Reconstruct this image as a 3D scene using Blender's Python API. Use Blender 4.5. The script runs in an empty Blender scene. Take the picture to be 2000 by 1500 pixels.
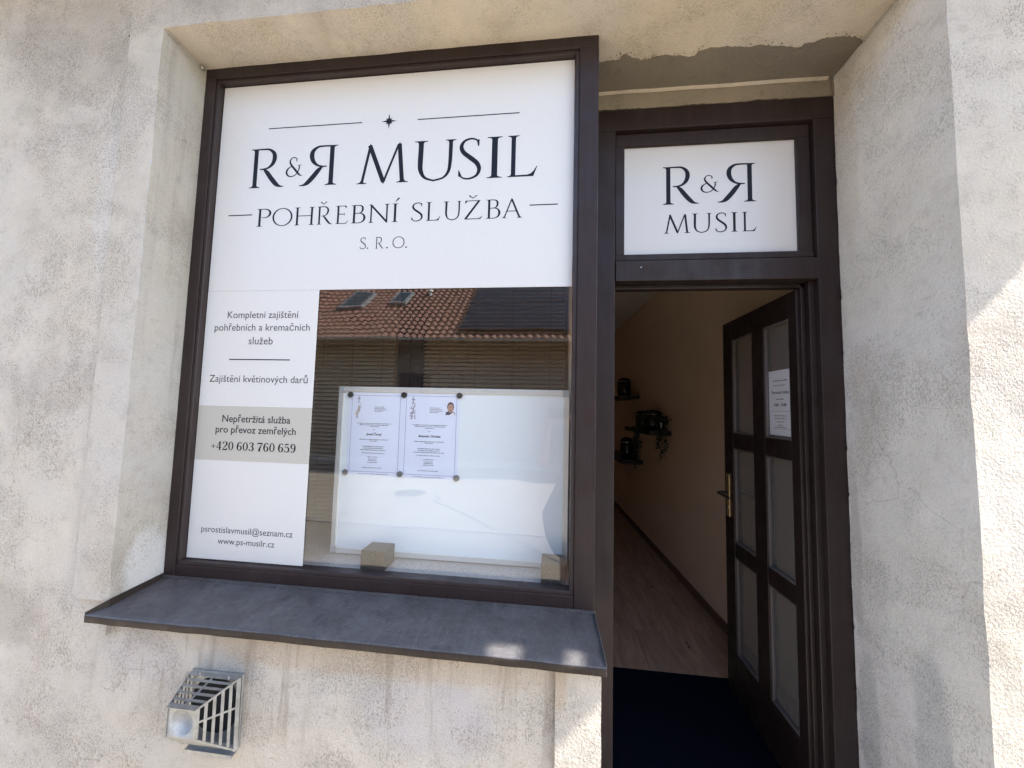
import bpy, bmesh, math, random
from mathutils import Vector, Matrix, noise
random.seed(7)
S = bpy.context.scene
COL = S.collection
R = math.radians

# ------------------------------------------------------------------ camera, sky, sun, exposure
cam = bpy.data.cameras.new('camera')
cam.sensor_width = 36.0
cam.lens = 12.6108
cam.clip_start = 0.005
cam.clip_end = 400
camo = bpy.data.objects.new('camera', cam)
COL.objects.link(camo)
rt = Vector((0.99376601, 0.10887651, 0.02397955))
up = Vector((-0.01643851, -0.06963898, 0.99743681))
fw = Vector((-0.11026735, 0.99161299, 0.06741508))
camo.matrix_world = Matrix(((rt.x, up.x, -fw.x, 0.0), (rt.y, up.y, -fw.y, -1.25), (rt.z, up.z, -fw.z, 1.5), (0, 0, 0, 1)))
S.camera = camo

SUN_DIR = Vector((0.9, -0.13, 1.0)).normalized()          # towards the sun: high, from the right, almost along the wall
sun = bpy.data.lights.new('sun', 'SUN')
sun.energy = 4.6
sun.angle = R(0.53)
sun.color = (1.0, 0.95, 0.87)
suno = bpy.data.objects.new('sun', sun)
COL.objects.link(suno)
suno.rotation_euler = SUN_DIR.to_track_quat('Z', 'Y').to_euler()
suno.location = (6, -2, 9)

W = bpy.data.worlds.new('World')
S.world = W
W.use_nodes = True
wn = W.node_tree
sky = wn.nodes.new('ShaderNodeTexSky')
sky.sky_type = 'NISHITA'
sky.sun_disc = False
sky.sun_elevation = math.asin(SUN_DIR.z)
sky.sun_rotation = math.atan2(SUN_DIR.x, SUN_DIR.y)
sky.air_density = 1.0
sky.dust_density = 1.2
sky.ozone_density = 1.0
bg = wn.nodes['Background']
bg.inputs['Strength'].default_value = 0.15
wn.links.new(sky.outputs[0], bg.inputs['Color'])

S.view_settings.view_transform = 'Standard'
S.view_settings.look = 'None'
S.view_settings.exposure = 2.27
S.view_settings.gamma = 1.0
S.view_settings.use_curve_mapping = False
S.cycles.max_bounces = 10
S.cycles.diffuse_bounces = 5
S.cycles.glossy_bounces = 5
S.cycles.transmission_bounces = 6
S.cycles.transparent_max_bounces = 16
S.cycles.caustics_reflective = False
S.cycles.caustics_refractive = False
S.cycles.use_denoising = True

# ------------------------------------------------------------------ materials
def mat(name, col, rough=0.6, metal=0.0, spec=0.5):
    m = bpy.data.materials.new(name)
    m.use_nodes = True
    b = m.node_tree.nodes['Principled BSDF']
    b.inputs['Base Color'].default_value = (*col, 1)
    b.inputs['Roughness'].default_value = rough
    b.inputs['Metallic'].default_value = metal
    b.inputs['Specular IOR Level'].default_value = spec
    return m

class NT:
    """small helper to wire nodes"""
    def __init__(s, m):
        s.t = m.node_tree
        s.n = s.t.nodes
        s.b = s.n['Principled BSDF']
        s.pos = None
    def new(s, typ, **kw):
        n = s.n.new(typ)
        for k, v in kw.items():
            setattr(n, k, v)
        return n
    def L(s, a, b):
        s.t.links.new(a, b)
    def P(s):
        if s.pos is None:
            s.pos = s.new('ShaderNodeNewGeometry').outputs['Position']
        return s.pos
    def scaled(s, v):
        mp = s.new('ShaderNodeVectorMath', operation='MULTIPLY')
        s.L(s.P(), mp.inputs[0])
        mp.inputs[1].default_value = v
        return mp.outputs[0]
    def noise(s, scale, detail=3, rough=0.55, vec=None, dist=0.0):
        n = s.new('ShaderNodeTexNoise')
        n.inputs['Scale'].default_value = scale
        n.inputs['Detail'].default_value = detail
        n.inputs['Roughness'].default_value = rough
        n.inputs['Distortion'].default_value = dist
        s.L(vec if vec is not None else s.P(), n.inputs['Vector'])
        return n.outputs['Fac']
    def ramp(s, x, a, b, va=0.0, vb=1.0):
        n = s.new('ShaderNodeMapRange', interpolation_type='SMOOTHSTEP')
        n.inputs['From Min'].default_value = a
        n.inputs['From Max'].default_value = b
        n.inputs['To Min'].default_value = va
        n.inputs['To Max'].default_value = vb
        s.L(x, n.inputs['Value'])
        return n.outputs['Result']
    def math(s, op, a, b=None):
        n = s.new('ShaderNodeMath', operation=op)
        for i, x in enumerate((a, b)):
            if x is None: continue
            if isinstance(x, (int, float)): n.inputs[i].default_value = x
            else: s.L(x, n.inputs[i])
        return n.outputs[0]
    def madd(s, a, m, c):
        o = s.math('MULTIPLY_ADD', a, m)
        s.n[-1].inputs[2].default_value = c
        return o
    def mix(s, fac, a, b, blend='MIX'):
        n = s.new('ShaderNodeMix', data_type='RGBA', blend_type=blend)
        if isinstance(fac, (int, float)): n.inputs[0].default_value = fac
        else: s.L(fac, n.inputs[0])
        for i, x in ((6, a), (7, b)):
            if isinstance(x, tuple): n.inputs[i].default_value = (*x, 1)
            else: s.L(x, n.inputs[i])
        return n.outputs[2]
    def bump(s, h, strength, dist, prev=None):
        n = s.new('ShaderNodeBump')
        n.inputs['Strength'].default_value = strength
        n.inputs['Distance'].default_value = dist
        s.L(h, n.inputs['Height'])
        if prev is not None: s.L(prev, n.inputs['Normal'])
        return n.outputs['Normal']
    def blob(s, c, r, wob=0.25, soft=0.25):
        """soft mask of one patch, centre c, radii r, with a ragged rim"""
        sub = s.new('ShaderNodeVectorMath', operation='SUBTRACT')
        s.L(s.P(), sub.inputs[0]); sub.inputs[1].default_value = c
        dv = s.new('ShaderNodeVectorMath', operation='DIVIDE')
        s.L(sub.outputs[0], dv.inputs[0]); dv.inputs[1].default_value = r
        ln = s.new('ShaderNodeVectorMath', operation='LENGTH')
        s.L(dv.outputs[0], ln.inputs[0])
        w = s.math('MULTIPLY_ADD', s.noise(9, 4), wob * 4)
        s.n[-1].inputs[2].default_value = -wob * 2
        return s.ramp(s.math('ADD', ln.outputs['Value'], w), 1.0 + soft, 1.0 - soft)

def plaster(name, base, cool, dirt, pit=1.0, relief=1.0, patches=(), streak=False, cracks=False, drips=False):
    m = mat(name, base, 0.95, 0, 0.1)
    k = NT(m)
    c = k.mix(k.ramp(k.noise(1.5, 4, 0.6), .40, .62), base, cool)
    c = k.mix(k.math('MULTIPLY', k.ramp(k.noise(3.4, 5, .65, dist=.4), .47, .76), .60), c, dirt)
    c = k.mix(k.math('MULTIPLY', k.ramp(k.noise(7.5, 4, .6), .50, .74), .35), c, tuple(x * 1.22 for x in base))
    c = k.mix(k.math('MULTIPLY', k.ramp(k.noise(23, 4, .6), .52, .75), .30), c, tuple(x * .70 for x in dirt))
    rust = k.math('MULTIPLY', k.ramp(k.noise(2.6, 3, .6, vec=k.scaled((1.3, 1.3, .8))), .58, .78), .35)
    c = k.mix(rust, c, (.46, .35, .25))
    if streak:
        st = k.noise(1.0, 4, .6, vec=k.scaled((26, 26, 1.1)))
        c = k.mix(k.math('MULTIPLY', k.ramp(st, .52, .72), .35), c, tuple(x * .75 for x in dirt))
    for (pc, pr, pcol, amt) in patches:
        c = k.mix(k.math('MULTIPLY', k.blob(pc, pr), amt), c, pcol)
    # open pores of the scraped render: small dark pits that gather in clusters
    fine = k.noise(235, 3, .55, vec=k.scaled((1.0, 1.0, .6)))
    fine2 = k.noise(380, 3, .6)
    clus = k.ramp(k.noise(3.6, 5, .62, dist=.5), .40, .62)
    th = k.math('MULTIPLY_ADD', clus, -.15)
    k.n[-1].inputs[2].default_value = .665
    pits = k.ramp(k.math('SUBTRACT', fine, th), -.02, .07)
    pits2 = k.ramp(fine2, .52, .66)
    c = k.mix(k.math('MULTIPLY', pits, .43 * pit), c, (.17, .14, .115))
    c = k.mix(k.math('MULTIPLY', k.math('MULTIPLY', pits2, k.madd(clus, .7, .3)), .56 * pit), c, (.19, .16, .13))
    c = k.mix(k.math('MULTIPLY', k.ramp(k.noise(300, 3, .6), .48, .66), .38 * pit), c, tuple(min(1, x * 1.32) for x in base))
    if cracks:
        wv = k.new('ShaderNodeVectorMath', operation='ADD')
        nz = k.new('ShaderNodeTexNoise'); nz.inputs['Scale'].default_value = 7; nz.inputs['Detail'].default_value = 4
        k.L(k.P(), nz.inputs['Vector'])
        sc = k.new('ShaderNodeVectorMath', operation='SCALE'); sc.inputs['Scale'].default_value = .22
        k.L(nz.outputs['Color'], sc.inputs[0]); k.L(k.P(), wv.inputs[0]); k.L(sc.outputs[0], wv.inputs[1])
        vo = k.new('ShaderNodeTexVoronoi', feature='DISTANCE_TO_EDGE'); vo.inputs['Scale'].default_value = 1.7
        k.L(wv.outputs[0], vo.inputs['Vector'])
        cr = k.math('MULTIPLY', k.ramp(vo.outputs['Distance'], .0045, .001), k.ramp(k.noise(1.9, 3), .50, .60))
        c = k.mix(k.math('MULTIPLY', cr, .28), c, (.16, .13, .10))
    if drips:
        st = k.noise(1.0, 4, .65, vec=k.scaled((22, 22, 1.3)))
        dm = k.math('MULTIPLY', k.ramp(st, .50, .66), k.blob((-.65, -.15, .70), (.95, .5, .24), .15, .4))
        c = k.mix(k.math('MULTIPLY', dm, .45), c, (.25, .205, .15))
    k.L(c, k.b.inputs['Base Color'])
    nrm = k.bump(k.math('SUBTRACT', k.noise(120, 4, .6), k.math('MULTIPLY', pits, .35)), .60 * relief, .006)
    nrm = k.bump(k.noise(7, 3), .25, .02, nrm)
    k.L(nrm, k.b.inputs['Normal'])
    return m

LILAC = (.44, .41, .41)
M_WALL = plaster('weathered_render', (.53, .480, .405), (.505, .472, .425), (.345, .31, .257), 1.0, 1.0,
                 patches=[((-.36, -.15, .58), (.20, .3, .12), LILAC, .6), ((-1.32, -.15, .67), (.12, .3, .08), LILAC, .5),
                          ((-1.02, -.15, .66), (.10, .3, .06), (.36, .35, .33), .6), ((-.55, -.15, .72), (.6, .3, .05), (.47, .37, .27), .55),
                          ((-1.9, -.15, .75), (.16, .3, .10), (.30, .265, .22), .45), ((-1.85, -.15, 2.85), (.28, .3, .22), (.36, .32, .27), .55), ((-1.62, -.15, 2.2), (.07, .3, .30), (.60, .57, .53), .55), ((-1.75, -.15, 1.55), (.14, .3, .10), (.37, .33, .29), .4)], cracks=True, drips=True)
M_BAND = plaster('band_render', (.50, .455, .385), (.485, .452, .41), (.345, .312, .265), .90, 1.0,  # toned darker than the wall to imitate the shading of the raised band
                 patches=[((.03, -.166, .75), (.03, .3, .10), (.40, .29, .19), .6)])
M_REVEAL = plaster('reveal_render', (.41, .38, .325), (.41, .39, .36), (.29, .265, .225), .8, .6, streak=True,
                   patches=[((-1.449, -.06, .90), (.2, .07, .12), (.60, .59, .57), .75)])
M_JAMB = plaster('jamb_render', (.68, .635, .57), (.67, .635, .60), (.53, .485, .43), .75, .7,  # base colour lightened to make up for light missing on this reveal
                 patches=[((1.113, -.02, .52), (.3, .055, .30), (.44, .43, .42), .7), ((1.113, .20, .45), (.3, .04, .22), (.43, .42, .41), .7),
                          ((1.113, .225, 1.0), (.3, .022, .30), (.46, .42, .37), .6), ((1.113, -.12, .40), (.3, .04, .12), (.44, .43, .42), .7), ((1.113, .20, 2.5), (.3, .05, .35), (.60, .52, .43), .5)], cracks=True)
M_SOFFIT = plaster('soffit_paint', (.57, .495, .385), (.55, .50, .43), (.41, .35, .265), .8, .6)
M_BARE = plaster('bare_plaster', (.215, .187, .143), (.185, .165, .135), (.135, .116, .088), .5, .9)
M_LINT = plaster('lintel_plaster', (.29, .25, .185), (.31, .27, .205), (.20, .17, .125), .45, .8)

def painted_wood(name, col, rough=.38, wear=.5, spec=.5):
    m = mat(name, col, rough, 0, spec)
    k = NT(m)
    g = k.noise(1.0, 5, .65, vec=k.scaled((70, 70, 5)))
    c = k.mix(k.ramp(g, .35, .7), tuple(x * .86 for x in col), tuple(x * 1.18 for x in col))
    d = k.math('MULTIPLY', k.ramp(k.noise(60, 4, .7), .66, .74), wear)
    c = k.mix(d, c, (.09, .075, .068))
    c = k.mix(k.math('MULTIPLY', k.ramp(k.noise(3, 3, .6), .45, .7), .18), c, (.05, .042, .038))
    k.L(c, k.b.inputs['Base Color'])
    k.L(k.ramp(k.noise(14, 4), .3, .7, rough - .06, rough + .16), k.b.inputs['Roughness'])
    k.L(k.bump(g, .10, .002), k.b.inputs['Normal'])
    return m
M_FRAME = painted_wood('brown_frame_paint', (.024, .0145, .0135), .45, .6, .3)
M_BEAD = painted_wood('brown_bead_paint', (.030, .020, .019), .36, .4, .4)
M_DOOR = painted_wood('dark_door_paint', (.018, .011, .010), .34, .15, .4)
M_DBEAD_LIT = painted_wood('lit_door_bead_tone', (.12, .105, .10), .35, .2)  # paler than the door: daylight caught by the beads put into the colour

def metal_sill():
    m = mat('weathered_sill_metal', (.06, .055, .055), .5, .0, .6)
    k = NT(m)
    c = k.mix(k.ramp(k.noise(9, 5, .7), .35, .68), (.050, .046, .047), (.080, .076, .080))
    c = k.mix(k.math('MULTIPLY', k.ramp(k.noise(190, 3, .6, vec=k.scaled((.5, 1.6, 1.6))), .48, .72), .5), c, (.105, .105, .115))
    c = k.mix(k.math('MULTIPLY', k.ramp(k.noise(16, 5, .7, dist=.6), .52, .70), .65), c, (.024, .021, .021))
    c = k.mix(k.math('MULTIPLY', k.ramp(k.noise(1.0, 4, .7, vec=k.scaled((60, 9, 9))), .54, .70), .35), c, (.12, .115, .115))
    c = k.mix(k.math('MULTIPLY', k.ramp(k.noise(330, 2, .5), .64, .70), .6), c, (.22, .215, .21))
    k.L(c, k.b.inputs['Base Color'])
    k.L(k.ramp(k.noise(40, 4), .3, .7, .38, .62), k.b.inputs['Roughness'])
    k.L(k.bump(k.noise(130, 3, .6), .22, .002), k.b.inputs['Normal'])
    return m
M_SILL = metal_sill()
M_LIP = painted_wood('brown_sill_lip', (.030, .022, .018), .55, .9, .3)
def steel(name, col, rough):
    m = mat(name, col, rough, .85, .5)
    k = NT(m)
    c = k.mix(k.ramp(k.noise(45, 4, .7), .35, .7), tuple(x * .8 for x in col), col)
    k.L(c, k.b.inputs['Base Color'])
    k.L(k.ramp(k.noise(25, 4), .3, .7, rough - .08, rough + .15), k.b.inputs['Roughness'])
    k.L(k.bump(k.noise(90, 3), .08, .002), k.b.inputs['Normal'])
    return m
M_STEEL = steel('galvanised_steel', (.46, .47, .47), .42)
M_PLATE = steel('matt_galvanised_plate', (.50, .50, .48), .62)
M_PLATE.node_tree.nodes['Principled BSDF'].inputs['Metallic'].default_value = .45
M_CHROME = mat('polished_metal', (.7, .68, .64), .22, 1.0)
M_BRASS = steel('aged_brass', (.62, .47, .24), .30)
M_BLACKM = mat('dark_metal', (.10, .09, .08), .28, .8)
M_DARK = mat('dark_void', (.01, .01, .01), .9)
M_VINYL = mat('white_vinyl', (.80, .80, .80), .30, 0, .5)
k = NT(M_VINYL)
k.L(k.mix(k.ramp(k.noise(260, 2, .5), .4, .62), (.615, .605, .585), (.632, .622, .602)), k.b.inputs['Base Color'])
k.L(k.bump(k.noise(2.5, 2), .05, .01), k.b.inputs['Normal'])
M_VBEIGE = mat('beige_vinyl', (.46, .44, .39), .30)
M_INK = mat('black_vinyl_lettering', (.010, .012, .020), .45, 0, .15)
M_INKG = mat('grey_print', (.05, .05, .055), .5, 0, .15)
M_INKL = mat('faint_grey_print', (.30, .30, .33), .6)
M_INKB = mat('print_border_ink', (.16, .17, .30), .6)
M_PAPER = mat('white_paper', (.73, .77, .88), .7, 0, .2)
M_PAPER2 = mat('door_notice_paper', (.66, .65, .68), .7, 0, .2)
M_BOARD = mat('whiteboard_enamel', (.78, .83, .84), .28)
M_ALU = mat('aluminium_frame', (.66, .66, .62), .36, .35)
M_GREYPL = mat('grey_plastic_corner', (.35, .36, .36), .5)
M_MAGT = mat('black_magnet', (.02, .022, .022), .45)
M_MAGB = mat('grey_magnet', (.16, .16, .145), .45)
M_FLOW = mat('printed_flower_grey', (.42, .38, .40), .7)
M_TAN = mat('printed_flower_tan', (.55, .43, .34), .7)
M_MAUVE = mat('printed_flower_mauve', (.36, .33, .42), .7)
M_SKINP = mat('printed_skin_tone', (.46, .27, .20), .7)
M_HAIRP = mat('printed_dark_hair', (.05, .04, .04), .7)
M_DARKP = mat('printed_dark_jacket', (.06, .07, .09), .7)

def granite(name, a, b, sc):
    m = mat(name, a, .35)
    k = NT(m)
    c = k.mix(k.ramp(k.noise(sc, 3, .6), .40, .60), a, b)
    c = k.mix(k.math('MULTIPLY', k.ramp(k.noise(sc * 1.9, 2, .5), .58, .66), .7), c, (.06, .055, .05))
    k.L(c, k.b.inputs['Base Color'])
    return m
M_GRAN = granite('speckled_granite', (.30, .285, .26), (.44, .425, .40), 230)
M_BLOCK = granite('brown_speckled_stone', (.038, .031, .020), (.075, .062, .042), 200)
def interior_paint():
    m = mat('beige_interior_paint', (.72, .58, .42), .85)
    k = NT(m)
    k.L(k.mix(k.ramp(k.noise(2, 3), .35, .65), (.82, .64, .48), (.78, .60, .45)), k.b.inputs['Base Color'])
    k.L(k.bump(k.noise(150, 3), .12, .003), k.b.inputs['Normal'])
    return m
M_INT = interior_paint()
M_CEIL = mat('off_white_ceiling', (.62, .60, .57), .9)
def laminate():
    m = mat('oak_laminate', (.30, .19, .13), .45)
    k = NT(m)
    oi = k.new('ShaderNodeObjectInfo').outputs['Random']
    vec = k.new('ShaderNodeVectorMath', operation='MULTIPLY_ADD')
    k.L(k.P(), vec.inputs[0]); vec.inputs[1].default_value = (9, 1.5, 4)
    k.L(oi, vec.inputs[2])
    g = k.noise(1.6, 6, .7, vec=vec.outputs[0], dist=1.4)
    c = k.mix(k.ramp(g, .3, .7), (.31, .185, .12), (.50, .32, .21))
    c = k.mix(k.math('MULTIPLY', k.ramp(k.noise(1.0, 2, .4, vec=k.scaled((13, 5, 1))), .72, .78), .8), c, (.05, .03, .02))
    c = k.mix(k.math('MULTIPLY', oi, .25), c, (.20, .13, .09))
    k.L(c, k.b.inputs['Base Color'])
    return m
M_LAM = laminate()
M_SKIRT = mat('brown_skirting', (.16, .085, .055), .45)
M_MAT = mat('navy_mat', (.0035, .0045, .0095), .95, 0, .05)
k = NT(M_MAT)
k.L(k.bump(k.noise(400, 2), .6, .004), k.b.inputs['Normal'])
M_SLAT = mat('brown_slat', (.27, .20, .13), .4)
M_CORD = mat('brown_cord', (.10, .075, .05), .8)
M_URN = mat('black_gloss', (.008, .008, .008), .18)
M_SHELF = mat('black_shelf', (.010, .009, .008), .5)
M_LEAF = mat('dark_ivy_leaf', (.018, .030, .014), .55)

def glass(name, f0, ribbed=False, tint=(1, 1, 1)):
    m = bpy.data.materials.new(name)
    m.use_nodes = True
    t = m.node_tree
    t.nodes.remove(t.nodes['Principled BSDF'])
    tr = t.nodes.new('ShaderNodeBsdfTransparent'); tr.inputs[0].default_value = (*tint, 1)
    gl = t.nodes.new('ShaderNodeBsdfGlossy'); gl.inputs['Roughness'].default_value = 0.0 if not ribbed else .08
    lw = t.nodes.new('ShaderNodeLayerWeight'); lw.inputs['Blend'].default_value = .5
    pw = t.nodes.new('ShaderNodeMath'); pw.operation = 'POWER'; pw.inputs[1].default_value = 5
    ma = t.nodes.new('ShaderNodeMath'); ma.operation = 'MULTIPLY_ADD'; ma.inputs[1].default_value = 1 - f0; ma.inputs[2].default_value = f0
    mx = t.nodes.new('ShaderNodeMixShader')
    t.links.new(lw.outputs['Facing'], pw.inputs[0]); t.links.new(pw.outputs[0], ma.inputs[0])
    t.links.new(ma.outputs[0], mx.inputs[0]); t.links.new(tr.outputs[0], mx.inputs[1]); t.links.new(gl.outputs[0], mx.inputs[2])
    if not ribbed:                              # float glass is never perfectly flat
        gp = t.nodes.new('ShaderNodeNewGeometry'); nz = t.nodes.new('ShaderNodeTexNoise'); nz.inputs['Scale'].default_value = 3.5; nz.inputs['Detail'].default_value = 1
        bp = t.nodes.new('ShaderNodeBump'); bp.inputs['Strength'].default_value = 1.0; bp.inputs['Distance'].default_value = .0011
        t.links.new(gp.outputs['Position'], nz.inputs['Vector']); t.links.new(nz.outputs['Fac'], bp.inputs['Height']); t.links.new(bp.outputs[0], gl.inputs['Normal'])
    out = mx.outputs[0]
    if ribbed:                                  # reeded glass scatters part of the light
        df_ = t.nodes.new('ShaderNodeBsdfDiffuse'); df_.inputs[0].default_value = (.42, .40, .38, 1)
        m2 = t.nodes.new('ShaderNodeMixShader'); m2.inputs[0].default_value = .22
        t.links.new(out, m2.inputs[1]); t.links.new(df_.outputs[0], m2.inputs[2]); out = m2.outputs[0]
        wv = t.nodes.new('ShaderNodeTexWave'); wv.inputs['Scale'].default_value = 28; wv.bands_direction = 'Y'
        gp = t.nodes.new('ShaderNodeNewGeometry'); bp = t.nodes.new('ShaderNodeBump'); bp.inputs['Strength'].default_value = .5; bp.inputs['Distance'].default_value = .002
        t.links.new(gp.outputs['Position'], wv.inputs['Vector']); t.links.new(wv.outputs['Fac'], bp.inputs['Height']); t.links.new(bp.outputs[0], gl.inputs['Normal']); t.links.new(bp.outputs[0], df_.inputs['Normal'])
    t.links.new(out, t.nodes['Material Output'].inputs['Surface'])
    return m
M_GLASS = glass('window_glass', .062)
M_DGLASS = glass('ribbed_door_glass', .05, True, (.80, .78, .74))

def ground_mat(name, a, b, sc, rough=.9):
    m = mat(name, a, rough, 0, .2)
    k = NT(m)
    c = k.mix(k.ramp(k.noise(.7, 4, .6), .35, .65), a, b)
    c = k.mix(k.math('MULTIPLY', k.ramp(k.noise(sc, 3, .6), .45, .65), .3), c, tuple(x * .6 for x in a))
    k.L(c, k.b.inputs['Base Color'])
    k.L(k.bump(k.noise(sc, 3), .3, .01), k.b.inputs['Normal'])
    return m
M_GROUND = ground_mat('dry_ground', (.20, .18, .14), (.15, .16, .10), 30)
M_ROAD = ground_mat('worn_asphalt', (.275, .245, .20), (.31, .28, .235), 120)
M_PAVE = ground_mat('pale_paving', (.26, .228, .182), (.235, .207, .17), 80)
M_KERB = ground_mat('granite_kerb', (.30, .285, .26), (.26, .25, .235), 60)
M_TAR = mat('tar_crack_filler', (.05, .05, .05), .7)
M_IRON = mat('cast_iron', (.09, .085, .08), .5, .5)
def tiles_mat():
    m = mat('red_clay_tiles', (.30, .105, .065), .75)
    k = NT(m)
    c = k.mix(k.ramp(k.noise(9, 3, .6), .35, .65), (.20, .105, .08), (.28, .148, .112))
    c = k.mix(k.math('MULTIPLY', k.ramp(k.noise(1.3, 3), .5, .75), .4), c, (.20, .14, .12))
    k.L(c, k.b.inputs['Base Color'])
    return m
M_TILE = tiles_mat()
M_FAC = ground_mat('brown_facade_render', (.27, .235, .19), (.23, .20, .17), 40)
M_PLINTH = ground_mat('pale_plinth', (.46, .44, .40), (.42, .40, .37), 40)
M_ZINC = mat('zinc_gutter', (.40, .40, .40), .5, .4)
M_SOLAR = mat('solar_glass', (.012, .014, .022), .12)
M_SKYL = mat('skylight_glass', (.05, .065, .065), .08)
M_GDOOR = painted_wood('brown_gate_paint', (.06, .035, .028), .5)
M_WPANE = mat('dark_window_glass', (.03, .035, .04), .05)
M_WHITE = mat('white_paint', (.75, .75, .73), .5)
M_EAVE = painted_wood('eave_boards', (.16, .11, .07), .6)
M_SKIN = mat('skin', (.50, .30, .22), .5)
M_CLOTH = mat('blue_grey_cloth', (.12, .13, .19), .9)
M_TROUS = mat('dark_trousers', (.035, .035, .04), .9)
M_HAIR = mat('brown_hair', (.07, .04, .025), .6)
M_SHOE = mat('black_shoe', (.02, .02, .02), .5)
M_PHONE = mat('black_phone', (.012, .012, .014), .15)

# ------------------------------------------------------------------ builders
BASE = {}
def prop(o, label=None, cat=None, group=None, kind=None):
    if label: o['label'] = label
    if cat: o['category'] = cat
    if group: o['group'] = group
    if kind: o['kind'] = kind
    return o
def thing(name, loc, label, cat, group=None):
    o = bpy.data.objects.new(name, None)
    o.empty_display_size = .1
    o.location = loc
    COL.objects.link(o)
    BASE[o.name] = Vector(loc)
    return prop(o, label, cat, group)
def part(name, bm, m, parent=None, label=None, smooth=False, kind=None, base=None):
    b = BASE[parent.name] if parent is not None else Vector(base or (0, 0, 0))
    bmesh.ops.translate(bm, verts=bm.verts, vec=-b)
    bmesh.ops.recalc_face_normals(bm, faces=bm.faces)
    me = bpy.data.meshes.new(name)
    bm.to_mesh(me); bm.free()
    for mm in (m if isinstance(m, (list, tuple)) else [m]): me.materials.append(mm)
    if smooth:
        for p in me.polygons: p.use_smooth = True
    o = bpy.data.objects.new(name, me)
    COL.objects.link(o)
    if parent is not None: o.parent = parent
    else: o.location = b
    BASE[o.name] = b
    if label: o['label'] = label
    if kind: o['kind'] = kind
    return o
def copy_tree(o, parent=None, loc=None):
    c = o.copy()
    COL.objects.link(c)
    if parent is not None: c.parent = parent
    if loc is not None: c.location = loc
    for ch in [x for x in S.objects if x.parent == o]:
        copy_tree(ch, c)
    return c
def box(bm, x0, x1, y0, y1, z0, z1, bev=0.0, mi=0):
    r = bmesh.ops.create_cube(bm, size=1, matrix=Matrix.Translation(((x0 + x1) / 2, (y0 + y1) / 2, (z0 + z1) / 2)) @ Matrix.Diagonal((x1 - x0, y1 - y0, z1 - z0, 1)))
    vs = r['verts']
    fs = {f for v in vs for f in v.link_faces}
    for f in fs: f.material_index = mi
    if bev:
        es = {e for v in vs for e in v.link_edges}
        bmesh.ops.bevel(bm, geom=list(es), offset=bev, segments=2, affect='EDGES', profile=.5)
    return bm
def B(*a, **k): return box(bmesh.new(), *a, **k)
def poly(bm, pts, mi=0):
    f = bm.faces.new([bm.verts.new(p) for p in pts])
    f.material_index = mi
    return f
def prism(bm, pts, d, mi=0):
    """closed outline pts extruded by vector d"""
    d = Vector(d)
    a = [bm.verts.new(p) for p in pts]
    b = [bm.verts.new(Vector(p) + d) for p in pts]
    n = len(a)
    fs = [bm.faces.new(a[::-1]), bm.faces.new(b)]
    for i in range(n): fs.append(bm.faces.new((a[i], a[(i + 1) % n], b[(i + 1) % n], b[i])))
    for f in fs: f.material_index = mi
    return bm
def cyl(bm, p, q, r, r2=None, n=12, mi=0):
    p, q = Vector(p), Vector(q)
    d = q - p
    m = Matrix.Translation((p + q) / 2) @ d.to_track_quat('Z', 'Y').to_matrix().to_4x4()
    g = bmesh.ops.create_cone(bm, cap_ends=True, segments=n, radius1=r, radius2=r if r2 is None else r2, depth=d.length, matrix=m)
    for v in g['verts']:
        for f in v.link_faces: f.material_index = mi
    return bm
def tube(bm, pts, r, n=8):
    pts = [Vector(p) for p in pts]
    rings = []
    for i, p in enumerate(pts):
        t = (pts[min(i + 1, len(pts) - 1)] - pts[max(i - 1, 0)]).normalized()
        a = t.orthogonal().normalized(); b = t.cross(a)
        if rings:
            a = (prev_a - t * prev_a.dot(t)).normalized(); b = t.cross(a)
        prev_a = a
        rr = r[i] if isinstance(r, (list, tuple)) else r
        rings.append([bm.verts.new(p + rr * (a * math.cos(2 * math.pi * j / n) + b * math.sin(2 * math.pi * j / n))) for j in range(n)])
    for i in range(len(rings) - 1):
        for j in range(n): bm.faces.new((rings[i][j], rings[i][(j + 1) % n], rings[i + 1][(j + 1) % n], rings[i + 1][j]))
    bm.faces.new(rings[0][::-1]); bm.faces.new(rings[-1])
    return bm
def lathe(bm, prof, c, n=24, sx=1.0, sy=1.0):
    rings = []
    for (r, z) in prof:
        rings.append([bm.verts.new((c[0] + sx * r * math.cos(2 * math.pi * j / n), c[1] + sy * r * math.sin(2 * math.pi * j / n), c[2] + z)) for j in range(n)])
    for i in range(len(rings) - 1):
        for j in range(n): bm.faces.new((rings[i][j], rings[i][(j + 1) % n], rings[i + 1][(j + 1) % n], rings[i + 1][j]))
    bm.faces.new(rings[0][::-1]); bm.faces.new(rings[-1])
    return bm
def wob(p, amp):
    return Vector(p) + amp * noise.noise_vector(Vector(p) * 9.0) + .5 * amp * noise.noise_vector(Vector(p) * 37.0)
def grid(bm, p0, u, v, step=.03, amp=.0022):
    """plaster face, its points nudged by a noise of their place so that edges are hand-made and neighbours still meet"""
    p0, u, v = Vector(p0), Vector(u), Vector(v)
    nu, nv = max(1, int(u.length / step)), max(1, int(v.length / step))
    g = [[bm.verts.new(wob(p0 + u * (i / nu) + v * (j / nv), amp)) for j in range(nv + 1)] for i in range(nu + 1)]
    for i in range(nu):
        for j in range(nv): bm.faces.new((g[i][j], g[i + 1][j], g[i + 1][j + 1], g[i][j + 1]))
    return bm

GZ = -.15
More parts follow.
